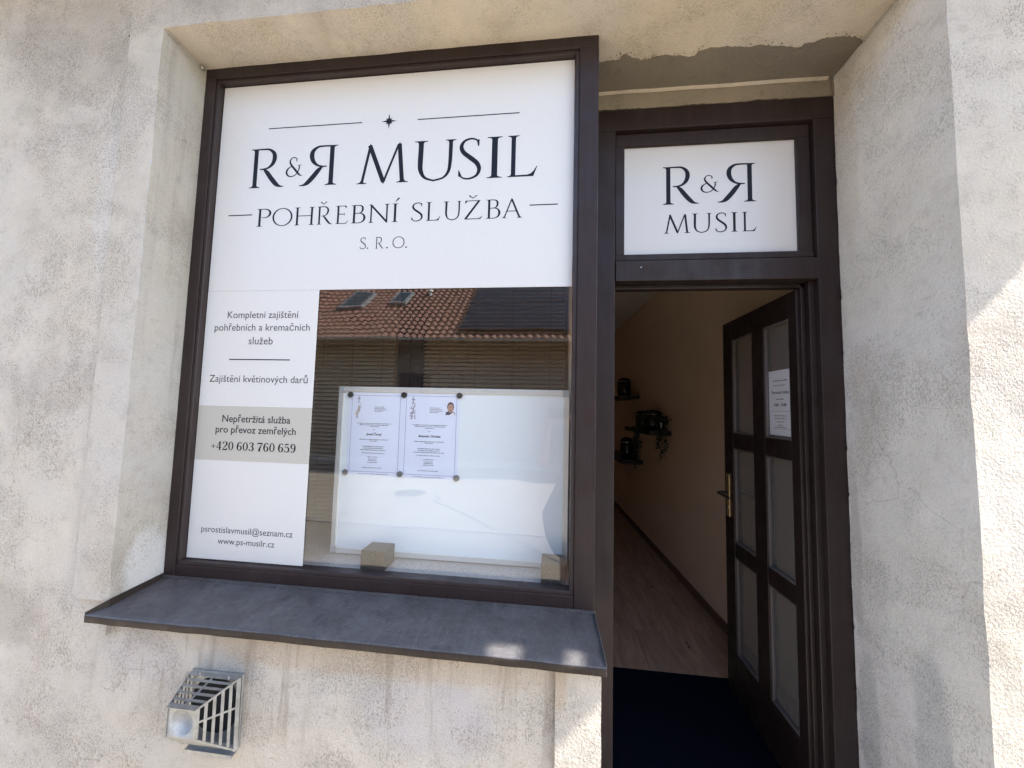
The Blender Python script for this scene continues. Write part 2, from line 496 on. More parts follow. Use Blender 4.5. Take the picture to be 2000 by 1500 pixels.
# ------------------------------------------------------------------ ground, street
prop(part('ground', B(-60, 60, -60, 60, -1.2, GZ - .02), M_GROUND), kind='structure')
prop(part('pavement', B(-30, 30, -3.5, .3, GZ - .018, GZ), M_PAVE), kind='structure')
prop(part('road', B(-30, 30, -6.85, -3.62, GZ - .019, GZ - .004), M_ROAD), kind='structure')
prop(part('far_pavement', B(-30, 30, -8.3, -6.97, GZ - .018, GZ + .006), M_PAVE), kind='structure')
for nm, y0, y1 in (('kerb', -3.62, -3.5), ('far_kerb', -6.97, -6.85)):
    bm = bmesh.new()
    for i in range(40): box(bm, -20 + i, -19.006 + i, y0, y1, GZ - .017, GZ + .012, .006)
    prop(part(nm, bm, M_KERB), kind='structure')
bm = bmesh.new()
ck = [(-2.13, -5.25), (-1.95, -5.02), (-1.98, -4.8), (-1.6, -4.5), (-1.2, -4.1), (-.85, -3.75), (-.45, -3.3), (-.07, -2.9), (.3, -2.5)]
for i in range(len(ck) - 1):
    (xa, ya), (xb, yb) = ck[i], ck[i + 1]
    n = 5
    for j in range(n):
        a = Vector((xa + (xb - xa) * j / n, ya + (yb - ya) * j / n, GZ + .0005)); b = Vector((xa + (xb - xa) * (j + 1) / n, ya + (yb - ya) * (j + 1) / n, GZ + .0005))
        a += .03 * noise.noise_vector(a * 5); b += .03 * noise.noise_vector(b * 5); a.z = b.z = GZ + .0015 + .0001 * j
        w = Vector((.032, .016, 0))
        poly(bm, (a - w, b - w, b + w, a + w))
prop(part('road_crack', bm, M_TAR), kind='structure')
t = thing('manhole_cover', (-2.65, -5.35, GZ), 'round iron manhole cover in the road mirrored in the shop window', 'manhole cover')
part('rim', lathe(bmesh.new(), [(.29, -.004), (.29, .002), (.265, .002), (.265, -.002)], (-2.65, -5.35, GZ), 32), M_IRON, t)
bm = lathe(bmesh.new(), [(.26, -.004), (.26, .003), (.05, .003)], (-2.65, -5.35, GZ), 32)
for i in range(-4, 5):
    w = math.sqrt(.24 ** 2 - (i * .05) ** 2)
    box(bm, -2.65 - w, -2.65 + w, -5.35 + i * .05 - .01, -5.35 + i * .05 + .01, GZ + .0025, GZ + .008)
part('cover', bm, M_IRON, t)

# ------------------------------------------------------------------ the shop building
X0, X1, XM = -1.449, 1.113, .152          # opening: left jamb, right jamb, right side of the window
ZS, ZP = 2.874, .80                       # soffit, top of parapet
YW, YB, YD = -.15, -.166, .25             # wall face, raised band face, door frame plane
bld = thing('shop_building', (0, 0, GZ), 'weathered beige rendered building front around the shop window and open door', 'building')
bm = bmesh.new()
grid(bm, (-6, YW, GZ), (4.41, 0, 0), (0, 0, 3.5), .04999, .003)
grid(bm, (1.252, YW, GZ), (4.7, 0, 0), (0, 0, 3.5), .12, .003)
grid(bm, (-1.59, YW, GZ), (1.615, 0, 0), (0, 0, .95), .04999, .003)
grid(bm, (-1.59, YW, .79), (.13, 0, 0), (0, 0, .06), .02, .003)
grid(bm, (-1.59, YW, 3.12), (2.842, 0, 0), (0, 0, .23), .08, .002)
poly(bm, ((-6, YW, GZ), (-6, 6, GZ), (-6, 6, 3.35), (-6, YW, 3.35)))
poly(bm, ((5.95, YW, GZ), (5.95, 6, GZ), (5.95, 6, 3.35), (5.95, YW, 3.35)))
part('wall', bm, M_WALL, bld, 'mottled beige and lilac rendered wall with open pores')
bm = bmesh.new()                          # raised band round the opening
grid(bm, (-1.59, YB, .827), (.141, 0, 0), (0, 0, 2.293))
grid(bm, (-1.59, YW + .01, .827), (0, YB - YW - .01, 0), (0, 0, 2.293))
grid(bm, (-1.59, YW + .01, .827), (.141, 0, 0), (0, YB - YW - .01, 0))
grid(bm, (X0, YB, ZS), (X1 - X0, 0, 0), (0, 0, .246))
grid(bm, (-1.59, YB, 3.12), (2.842, 0, 0), (0, .03, 0))
grid(bm, (X1, YB, GZ), (.139, 0, 0), (0, 0, 3.27))
grid(bm, (1.252, YB, GZ), (0, -YB + YW + .01, 0), (0, 0, 3.27))
grid(bm, (.025, YB, GZ), (.127, 0, 0), (0, 0, ZP - GZ))
grid(bm, (.025, YW + .01, GZ), (0, YB - YW - .01, 0), (0, 0, ZP - GZ))
part('window_surround', bm, M_BAND, bld, 'slightly raised plaster band framing the window and door')
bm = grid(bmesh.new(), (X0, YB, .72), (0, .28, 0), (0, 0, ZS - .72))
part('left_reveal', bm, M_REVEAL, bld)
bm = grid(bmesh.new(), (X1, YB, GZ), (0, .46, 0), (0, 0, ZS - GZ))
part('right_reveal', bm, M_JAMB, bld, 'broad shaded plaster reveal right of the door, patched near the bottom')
bm = grid(bmesh.new(), (X0, YB, ZS), (X1 - X0, 0, 0), (0, .46, 0))
part('soffit', bm, M_SOFFIT, bld, 'cream painted underside above the window')
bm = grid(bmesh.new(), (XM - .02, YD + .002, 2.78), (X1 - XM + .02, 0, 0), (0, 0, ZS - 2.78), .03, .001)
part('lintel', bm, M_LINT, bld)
bm = tube(bmesh.new(), [(x, YD - .004 + .003 * noise.noise(Vector((x * 5, 0, 0))), ZS - .004) for x in [XM + .01 + i * .03 for i in range(32)]], .009, 6)
part('lintel_edge', bm, M_SOFFIT, bld)
rag = [(.154, .110), (.164, .108), (.202, .101), (.243, .102), (.249, .089), (.264, .078), (.286, .096), (.326, .108), (.353, .112), (.382, .100), (.415, .097), (.451, .103), (.474, .104), (.505, .113), (.527, .111), (.534, .098), (.557, .087), (.594, .083), (.632, .083), (.690, .091), (.724, .093), (.748, .088), (.801, .097), (.852, .103), (.907, .113), (.909, .096), (.942, .095), (.961, .084), (.980, .083), (1.020, .081), (1.053, .085), (1.083, .091), (1.110, .105)]
edge = []
for i in range(len(rag) - 1):
    for j in range(6):
        x = rag[i][0] + (rag[i + 1][0] - rag[i][0]) * j / 6; y = rag[i][1] + (rag[i + 1][1] - rag[i][1]) * j / 6
        edge.append((x, y + .005 * noise.noise(Vector((x * 90, 3, 1))) + .004 * noise.noise(Vector((x * 230, 1, 7)))))
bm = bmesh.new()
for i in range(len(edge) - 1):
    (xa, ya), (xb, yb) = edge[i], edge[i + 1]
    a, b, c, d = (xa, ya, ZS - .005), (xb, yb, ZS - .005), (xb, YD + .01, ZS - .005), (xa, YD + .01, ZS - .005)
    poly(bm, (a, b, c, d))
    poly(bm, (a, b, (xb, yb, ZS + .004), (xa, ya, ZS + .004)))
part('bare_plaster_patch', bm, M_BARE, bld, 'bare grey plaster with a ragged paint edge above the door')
bm = bmesh.new()                          # loose paint flakes along the ragged edge
for i in range(60):
    x, y = random.choice(edge)
    x += random.uniform(-.015, .015); y -= random.uniform(.004, .022); r = random.uniform(.0015, .0045)
    pts = [(x + r * random.uniform(.5, 1.3) * math.cos(a), y + r * random.uniform(.4, 1.0) * math.sin(a), ZS - .0045) for a in [q * math.pi / 3 for q in range(6)]]
    poly(bm, pts)
part('paint_chip', bm, M_BARE, bld, kind='stuff')
bm = grid(bmesh.new(), (XM, YB, GZ), (0, .46, 0), (0, 0, ZP - GZ))
part('parapet_return', bm, M_BAND, bld)
part('parapet_core', B(-1.6, .15, -.13, .3, GZ, ZP - .005), M_WALL, bld)
def seam(pts, r, m, nm):
    bm = bmesh.new()
    q = []
    for i in range(len(pts) - 1):
        for j in range(14): q.append(Vector(pts[i]).lerp(Vector(pts[i + 1]), j / 14))
    q.append(Vector(pts[-1]))
    q = [p + .004 * noise.noise_vector(p * 14) for p in q]
    tube(bm, q, [r * (1 + .5 * noise.noise(p * 40)) for p in q], 6)
    part(nm, bm, m, bld)
seam([(X0 + .002, -.16, ZS - .002), (X0 + .002, 0, ZS - .002)], .005, M_REVEAL, 'corner_seam')
seam([(X1 - .002, -.16, ZS - .002), (X1 - .002, .10, ZS - .003)], .006, M_REVEAL, 'corner_seam')
seam([(-1.591, YW - .004, 3.1), (-1.589, YW - .004, 2.3), (-1.586, YW - .003, 1.5), (-1.588, YW - .004, .83)], .0035, M_REVEAL, 'band_edge_shade')  # thin dark line added to draw the shading of the band's step
seam([(1.253, YW - .004, 3.1), (1.252, YW - .004, 1.5), (1.253, YW - .004, -.1)], .0035, M_REVEAL, 'band_edge_shade')
seam([(X1 - .003, .10, ZS - .003), (X1 - .003, .25, ZS - .004), (X1 - .003, .247, 2.79)], .004, M_BARE, 'corner_crack')
def smear(o, along, out, w, seed, m=None):
    o, along, out = Vector(o), Vector(along), Vector(out)
    n = max(8, int(along.length / .006))
    bm = bmesh.new()
    pts = []
    for i in range(n + 1):
        p = o + along * (i / n)
        k_ = max(.0008, w * (.5 + .9 * noise.noise(p * 60 + Vector((seed, 0, 0))) + .7 * noise.noise(p * 17)))
        pts.append((bm.verts.new(p), bm.verts.new(p + out * k_)))
    for i in range(n): bm.faces.new((pts[i][0], pts[i + 1][0], pts[i + 1][1], pts[i][1]))
    part('paint_smear', bm, m or M_FRAME, bld)
smear((X1 - .0045, .252, 0), (0, 0, 2.79), (0, -1, 0), .007, 1)
smear((X0 + .0045, .004, .84), (0, 0, 2.03), (0, -1, 0), .004, 2)
smear((X0, .004, ZS - .0045), (XM - X0, 0, 0), (0, -1, 0), .004, 3)
smear((XM, .247, 2.79), (X1 - XM, 0, 0), (0, 0, 1), .004, 4)
# unseen eave, gutter and roof, their ends shaped to cut the sun below
part('eave', B(-6, 2.42, -.494, -.14, 3.335, 3.40), M_EAVE, bld)
bm = bmesh.new()
for i in range(14): box(bm, -5.8 + i * .6, -5.72 + i * .6, -.505, -.14, 3.302, 3.334, .004)
rf = part('rafter_end', bm, M_EAVE, bld, kind='stuff')
bm = bmesh.new()
n = 10
for (xa, xb) in ((-6, 2.10),):
    ra = [[bm.verts.new((x, -.585 + .09 * math.cos(math.pi + math.pi * j / n), 3.38 + .075 * math.sin(math.pi + math.pi * j / n))) for j in range(n + 1)] for x in (xa, xb)]
    for j in range(n): bm.faces.new((ra[0][j], ra[1][j], ra[1][j + 1], ra[0][j + 1]))
    bm.faces.new(ra[0]); bm.faces.new(ra[1])
part('gutter', bm, M_ZINC, bld)  # stopped short to let a patch of sun onto the sill
bm = bmesh.new()
box(bm, 2.225, 2.325, -.69, -.4945, 3.33, 3.37, .003)  # unseen block added to part the two sun patches on the sill
part('added_sun_block', bm, M_ZINC, bld)
part('added_sun_board', B(2.452, 2.50, -.565, -.14, 3.29, 3.43, .004), M_EAVE, bld)  # unseen board added to trim the sun on the lower wall
bm = bmesh.new()
prism(bm, [(-6.2, -.515, 3.405), (-6.2, 3.5, 6.4), (-6.2, 3.5, 6.5), (-6.2, -.60, 3.46)], (8.30, 0, 0))  # ended before the eave so that sun passes to the sill
part('roof', bm, M_TILE, bld)
part('roof_deck', B(2.42, 6.0, -.145, 6, 3.36, 3.44), M_EAVE, bld)
# interior shell
bm = bmesh.new()
def quad(a, b, c, d): poly(bm, (a, b, c, d))
RW = lambda y: 1.29 - .0567 * (y - .3)
ZC = 2.82
quad((RW(.3), .30, 0), (RW(5.3), 5.3, 0), (RW(5.3), 5.3, ZC), (RW(.3), .30, ZC))
quad((-1.62, 5.3, 0), (RW(5.3), 5.3, 0), (RW(5.3), 5.3, ZC), (-1.62, 5.3, ZC))
quad((-1.62, .52, 0), (-1.62, 5.3, 0), (-1.62, 5.3, ZC), (-1.62, .52, ZC))
quad((-1.62, .56, 0), (.155, .56, 0), (.155, .56, .88), (-1.62, .56, .88))
quad((.155, .31, 0), (.155, .56, 0), (.155, .56, 3.0), (.155, .31, 3.0))
quad((1.09, .32, 0), (RW(.3), .32, 0), (RW(.3), .32, ZC), (1.09, .32, ZC))
quad((.155, .33, 2.69), (1.3, .33, 2.69), (1.3, .33, ZC), (.155, .33, ZC))
part('interior_wall', bm, M_INT, bld)
bm = bmesh.new()
quad((-1.7, .31, ZC), (1.4, .31, ZC), (1.4, 5.4, ZC), (-1.7, 5.4, ZC))
part('interior_ceiling', bm, M_CEIL, bld)
bm = bmesh.new()
quad((X0 + .005, .06, .86), (X0 + .005, .58, .86), (X0 + .005, .58, 2.9), (X0 + .005, .06, 2.9))
quad((.078, .06, .86), (.078, .58, .86), (.078, .58, 2.9), (.078, .06, 2.9))
quad((X0, .06, 2.86), (.09, .06, 2.86), (.09, .58, 2.86), (X0, .58, 2.86))
part('window_niche', bm, M_INT, bld)
part('window_shelf', B(X0 + .006, .077, .05, .56, .83, .885, .004), M_GRAN, bld, 'speckled granite shelf behind the shop window')
part('skirting_board', prism(bmesh.new(), [(RW(.34) - .001, .34, 0), (RW(5.29) - .001, 5.29, 0), (RW(5.29) - .017, 5.29, 0), (RW(.34) - .017, .34, 0)], (0, 0, .06)), M_SKIRT, bld)
# interior floor
fl = prop(part('interior_floor', B(-1.7, 1.4, .26, 5.4, -.05, -.012), M_DARK), kind='structure')
i = 0
mesh0 = None
for ix in range(16):
    x = -1.68 + ix * .19
    y = .27 - random.uniform(0, .9)
    while y < 5.3:
        ya, yb = max(y, .27), min(y + 1.28, 5.35)
        if yb - ya > .02 and x > .0 or ix % 16 > 20:
            part('floor_plank', B(x + .0006, x + .1894, ya + .0006, yb - .0006, -.0118, 0, .0012), M_LAM, fl)
        y += 1.28
part('far_planks', B(-1.68, .03, .27, 5.35, -.0118, -.0004), M_LAM, fl)
prop(part('door_step', B(XM + .002, X1 - .002, YB - .12, .262, GZ, -.004, .008), M_KERB), kind='structure')
mt = prop(part('door_mat', B(.27, 1.035, .30, 1.0, .0005, .014, .003), M_MAT, base=(.65, .65, 0)), 'dark navy mat lying just inside the open door', 'door mat')

# ------------------------------------------------------------------ opposite house (seen mirrored in the window)
YH = -8.2
oh = thing('opposite_house', (-3, YH, GZ), 'red tiled house across the street, mirrored in the shop window', 'house')
part('facade', B(-14, 5, YH - 7, YH, GZ, 3.45), M_FAC, oh)
part('plinth', B(-13.9, 4.9, YH - .02, YH + .03, GZ, .06, .01), M_PLINTH, oh)
sl = math.tan(R(40))
YE, ZE = -7.43, 3.20
RZ = lambda y: ZE + sl * (YE - y)
bm = bmesh.new()
prism(bm, [(-14.3, YE, ZE - .04), (-14.3, -11.6, RZ(-11.6) - .04), (-14.3, -15.8, ZE - .04), (-14.3, -15.8, ZE - .12), (-14.3, YE, ZE - .12)], (19.6, 0, 0))
part('roof_deck', bm, M_EAVE, oh)
bm = bmesh.new()                          # rows of clay tiles, each row lapping the one below
rows, pitch = 24, .245
ny, nz = math.cos(R(40)), math.sin(R(40))
for r in range(rows):
    s0 = r * pitch
    xs = [-14.2 + i * .0275 for i in range(int(19.2 / .0275))] if r < 0 else [-9.5 + i * .025 for i in range(int(11.2 / .025))]
    lo, hi, ft = [], [], []
    jog = .004 * math.sin(r * 12.9)
    for x in xs:
        w = .028 * math.cos(2 * math.pi * x / .19)
        def P(s, h): return (x + jog, YE - s * ny - h * nz * -1 * 0 , 0)
        for s, h, lst in ((s0, .052 + w, lo), (s0 + pitch + .02, .008 + w, hi), (s0, .014 + w, ft)):
            lst.append(bm.verts.new((x + jog, YE - s * ny + h * nz, ZE + s * nz + h * ny)))
    for i in range(len(xs) - 1):
        bm.faces.new((lo[i], lo[i + 1], hi[i + 1], hi[i]))
        bm.faces.new((ft[i], ft[i + 1], lo[i + 1], lo[i]))
part('roof_tiles', bm, M_TILE, oh, smooth=False, kind='stuff')
bm = bmesh.new()
def onroof(x, s, h): return (x, YE - s * ny + h * nz, ZE + s * nz + h * ny)
def roofbox(bm, x0, x1, s0, s1, h0, h1, mi=0):
    q = [onroof(x0, s0, h0), onroof(x1, s0, h0), onroof(x1, s1, h0), onroof(x0, s1, h0)]
    return prism(bm, q, (0, (h1 - h0) * nz, (h1 - h0) * ny), mi)
for x0, x1, s0, s1 in ((-6.5, -5.78, 1.78, 2.95), (-4.95, -4.45, 2.08, 2.95)):
    f = part('skylight', roofbox(bmesh.new(), x0, x1, s0, s1, .03, .13), M_ZINC, oh)
    part('pane', roofbox(bmesh.new(), x0 + .07, x1 - .07, s0 + .09, s1 - .08, .128, .138), M_SKYL, f)
for ix in range(3):
    for iy in range(2):
        x = -2.36 + ix * 1.02
        s = .30 + iy * 1.66
        f = part('solar_panel', roofbox(bmesh.new(), x, x + 1.0, s, s + 1.63, .09, .125), M_BLACKM, oh)
        part('cell_sheet', roofbox(bmesh.new(), x + .015, x + .985, s + .015, s + 1.615, .124, .128), M_SOLAR, f)
part('glint_cap', lathe(bmesh.new(), [(.05, 0), (.05, .14), (.09, .15), (.06, .22), (.01, .24)], onroof(-3.88, 2.8, .02), 14), M_WHITE, oh)  # white cap added to give the small bright spot in the window reflection
bm = bmesh.new()
ra = [[bm.verts.new((x, YE + .06 + .065 * math.cos(math.pi + math.pi * j / 10), ZE + .02 + .065 * math.sin(math.pi + math.pi * j / 10))) for j in range(11)] for x in (-14.2, 5.2)]
for j in range(10): bm.faces.new((ra[0][j], ra[1][j], ra[1][j + 1], ra[0][j + 1]))
part('gutter', bm, M_ZINC, oh)
f = part('entrance_door', B(-4.2, -3.35, YH - .02, YH + .03, GZ + .02, 2.35, .004), M_GDOOR, oh)
part('door_handle', B(-3.5, -3.46, YH + .03, YH + .06, .95, 1.07), M_ZINC, f)
for x in (-12.6, -10.2, 1.6, 3.4):
    f = part('window', B(x, x + 1.15, YH - .02, YH + .025, .85, 2.15, .004), M_WHITE, oh)
    part('pane', B(x + .08, x + .55, YH + .022, YH + .032, .93, 2.07), M_WPANE, f)
    part('pane', B(x + .60, x + 1.07, YH + .022, YH + .032, .93, 2.07), M_WPANE, f)
    part('window_ledge', B(x - .05, x + 1.2, YH + .001, YH + .1, .80, .84), M_ZINC, f)

# ------------------------------------------------------------------ shop window
win = thing('shop_window', (-.65, 0, .84), 'large brown framed shop window left of the open door', 'window')
BV = .003
part('head_rail', B(X0 + .001, XM - .001, 0, .07, 2.830, ZS + .006, BV), M_FRAME, win)
part('bottom_rail', B(-1.402, .083, .002, .07, .80, .882, BV), M_FRAME, win)
part('left_stile', B(X0 + .001, -1.402, 0, .07, .80, 2.830, BV), M_FRAME, win)
part('right_stile', B(.083, XM, 0, YD - .003, .80, 2.830, BV), M_FRAME, win)
for nm, a in (('glazing_bead', (-1.403, -1.389, .006, .055, .894, 2.817)), ('glazing_bead', (.069, .084, .006, .055, .894, 2.817)),
              ('glazing_bead', (-1.403, .084, .008, .055, 2.817, 2.831)), ('glazing_bead', (-1.403, .084, .008, .055, .880, .894))):
    part(nm, B(*a, .0025), M_BEAD, win)
part('window_pane', B(-1.395, .075, .030, .034, .888, 2.823), M_GLASS, win)

# ------------------------------------------------------------------ door frame with transom light
df = thing('door_frame', (.63, YD, 0), 'dark brown door frame with a transom light over the open doorway', 'door frame')
part('left_post', B(XM + .003, .255, YD, YD + .08, 0, 2.70, BV), M_FRAME, df)
part('right_post', B(1.035, X1 + .004, YD, YD + .08, 0, 2.70, BV), M_FRAME, df)
part('head_rail', B(XM + .003, X1 + .004, YD, YD + .08, 2.70, 2.793, BV), M_FRAME, df)
tb = part('transom_bar', B(.256, 1.034, YD - .004, YD + .08, 2.037, 2.124, BV), M_FRAME, df)
bm = bmesh.new()
cyl(bm, (.359, YD - .0005, 2.094), (.359, YD - .0055, 2.094), .0026)
part('screw', bm, M_STEEL, tb)
bm = bmesh.new()
cyl(bm, (.845, YD - .0005, 2.098), (.845, YD - .0052, 2.098), .0026)
part('screw_hole', bm, M_DARK, tb)
part('door_stop', B(1.012, 1.036, YD + .022, YD + .075, 0, 2.037, BV), M_DOOR, df)
part('door_stop', B(.996, 1.0121, YD + .045, YD + .085, 0, 2.037, BV), M_DOOR, df)
part('door_stop', B(.254, 1.036, YD + .045, YD + .08, 2.018, 2.0372, BV), M_DOOR, df)
ts = part('transom_sash', B(.258, 1.032, YD + .014, YD + .07, 2.131, 2.158, BV), M_FRAME, df)
part('sash_rail', B(.258, 1.032, YD + .018, YD + .07, 2.640, 2.694, BV), M_FRAME, ts)
part('sash_stile', B(.258, .296, YD + .018, YD + .07, 2.158, 2.640, BV), M_FRAME, ts)
part('sash_stile', B(.984, 1.032, YD + .018, YD + .07, 2.158, 2.640, BV), M_FRAME, ts)
part('glazing_bead', B(.982, .990, YD + .023, YD + .06, 2.156, 2.643, .002), M_BEAD, ts)
part('transom_pane', B(.29, .99, YD + .034, YD + .038, 2.15, 2.65), M_GLASS, ts)
bm = bmesh.new()
box(bm, .2535, .257, YD + .02, YD + .05, 1.13, 1.20, .001)
box(bm, .2535, .257, YD + .02, YD + .05, .78, .90, .001)
part('strike_plate', bm, M_BRASS, df)

# ------------------------------------------------------------------ metal sill in front of the window
sill = thing('window_sill', (-.65, -.1, .80), 'long dark weathered sheet metal sill under the shop window', 'window sill')
zs = lambda y: .831 + (.831 - .808) / .207 * y
bm = bmesh.new()
nx, nyy = 60, 8
x0f, x1f, x0b, x1b = -1.474, .158, -1.447, .150
def sxy(u, w):
    y = -.207 * w
    xl = x0b if y > -.166 else x0f; xl = x0b + (x0f - x0b) * w; xr = x1b + (x1f - x1b) * w
    x = xl + (xr - xl) * u
    return Vector((x, y, zs(y) + .0022 * noise.noise(Vector((x * 3, y * 6, 2))) + .0006 * noise.noise(Vector((x * 14, y * 14, 5)))))
g = [[bm.verts.new(sxy(i / nx, j / nyy)) for j in range(nyy + 1)] for i in range(nx + 1)]
for i in range(nx):
    for j in range(nyy): bm.faces.new((g[i][j], g[i + 1][j], g[i + 1][j + 1], g[i][j + 1]))
lip = [[g[i][nyy]] + [bm.verts.new(g[i][nyy].co + Vector((0, dy + .002 * noise.noise(Vector((i * .11, 9, 0))), dz + .0022 * noise.noise(Vector((i * .35, 4, 0)))))) for dy, dz in ((-.0025, -.003), (-.002, -.024), (.004, -.026), (.006, -.020))] for i in range(nx + 1)]
for i in range(nx):
    for j in range(4): bm.faces.new((lip[i][j], lip[i + 1][j], lip[i + 1][j + 1], lip[i][j + 1])).material_index = 1 if j else 0
part('sill_sheet', bm, [M_SILL, M_LIP], sill, smooth=True)
part('rear_upstand', prism(bmesh.new(), [(-1.446, -.004, .826), (.154, -.004, .826), (.154, -.004, .843), (-1.446, -.004, .843)], (0, .003, 0)), M_SILL, sill)
bm = prism(bmesh.new(), [(-1.443, -.003, .826), (-1.443, -.003, .850), (-1.443, -.168, .838), (-1.443, -.168, .806)], (.002, 0, 0))
prism(bm, [(-1.443, -.1685, .806), (-1.443, -.1685, .838), (-1.4745, -.2085, .815), (-1.4745, -.2085, .800)], (.002, 0, 0))
part('end_upstand', bm, M_LIP, sill)
bm = prism(bmesh.new(), [(.150, -.002, .826), (.150, -.002, .838), (.157, -.17, .820), (.1585, -.208, .812), (.1585, -.208, .783), (.156, -.166, .790)], (.0025, 0, 0))
part('end_fold', bm, M_SILL, sill)
bm = bmesh.new()
for i in range(16): cyl(bm, (-1.38 + i * .0995, -.0045, .834), (-1.38 + i * .0995, -.0065, .834), .0035, n=10)
part('fixing_nail', bm, M_SILL, sill, kind='stuff')

# ------------------------------------------------------------------ lettering: a small drawn roman alphabet
def crom(pts, n=7):
    P = [Vector((*p, 0)) if len(p) == 2 else Vector(p) for p in pts]
    out = []
    for i in range(len(P) - 1):
        a, b, c, d = P[max(i - 1, 0)], P[i], P[i + 1], P[min(i + 2, len(P) - 1)]
        for j in range(n):
            t = j / n
            out.append(.5 * ((2 * b) + (c - a) * t + (2 * a - 5 * b + 4 * c - d) * t * t + (3 * b - a - 3 * c + d) * t ** 3))
    out.append(P[-1])
    return out
def ribbon(pts, smooth=True):
    """pts: (x, y, width) -> list of quads along the stroke"""
    q = crom(pts) if smooth else [Vector(p) for p in pts]
    L_, R_ = [], []
    for i, p in enumerate(q):
        t = q[min(i + 1, len(q) - 1)] - q[max(i - 1, 0)]
        t.z = 0
        n = Vector((-t.y, t.x, 0)).normalized() if t.length > 1e-9 else Vector((0, 1, 0))
        w = max(p.z, .004) / 2
        c = Vector((p.x, p.y, 0))
        L_.append(c + n * w); R_.append(c - n * w)
    return [[L_[i], L_[i + 1], R_[i + 1], R_[i]] for i in range(len(q) - 1)]
def serif(x, y, d, w, sw, dl=1, dr=1):
    """bracketed serif at the end of a stem; d=+1 foot, -1 top"""
    t, br = .018, .055
    cur = []
    out = []
    for side, k in ((-1, dl), (1, dr)):
        if not k: continue
        pr = [(x, y), (x + side * (w / 2 + sw), y), (x + side * (w / 2 + sw), y + d * t)]
        for j in range(5):
            a = j / 4
            pr.append((x + side * (w / 2 + sw * (1 - a) ** 2.2), y + d * (t + br * a ** 1.6)))
        pr.append((x, y + d * (t + br)))
        out.append([Vector((*p, 0)) for p in pr])
    return out
def stem(x, y0, y1, w, foot=(1, 1), top=(1, 1), sw=.075):
    s = [[Vector((x - w / 2, y0, 0)), Vector((x + w / 2, y0, 0)), Vector((x + w / 2, y1, 0)), Vector((x - w / 2, y1, 0))]]
    if foot: s += serif(x, y0, 1, w, sw, *foot)
    if top: s += serif(x, y1, -1, w, sw, *top)
    return s
def bar(x0, y0, x1, y1, w): return ribbon([(x0, y0, w), (x1, y1, w)], False)
def para(x0, x1, y0, xa, xb, y1): return [[Vector((x0, y0, 0)), Vector((x1, y0, 0)), Vector((xb, y1, 0)), Vector((xa, y1, 0))]]
def arcpts(cx, cy, rx, ry, a0, a1, n, wt, wn):
    o = []
    for i in range(n + 1):
        a = R(a0 + (a1 - a0) * i / n)
        k = abs(math.cos(a)) ** 1.5
        o.append((cx + rx * math.cos(a), cy + ry * math.sin(a), wn + (wt - wn) * k))
    return o
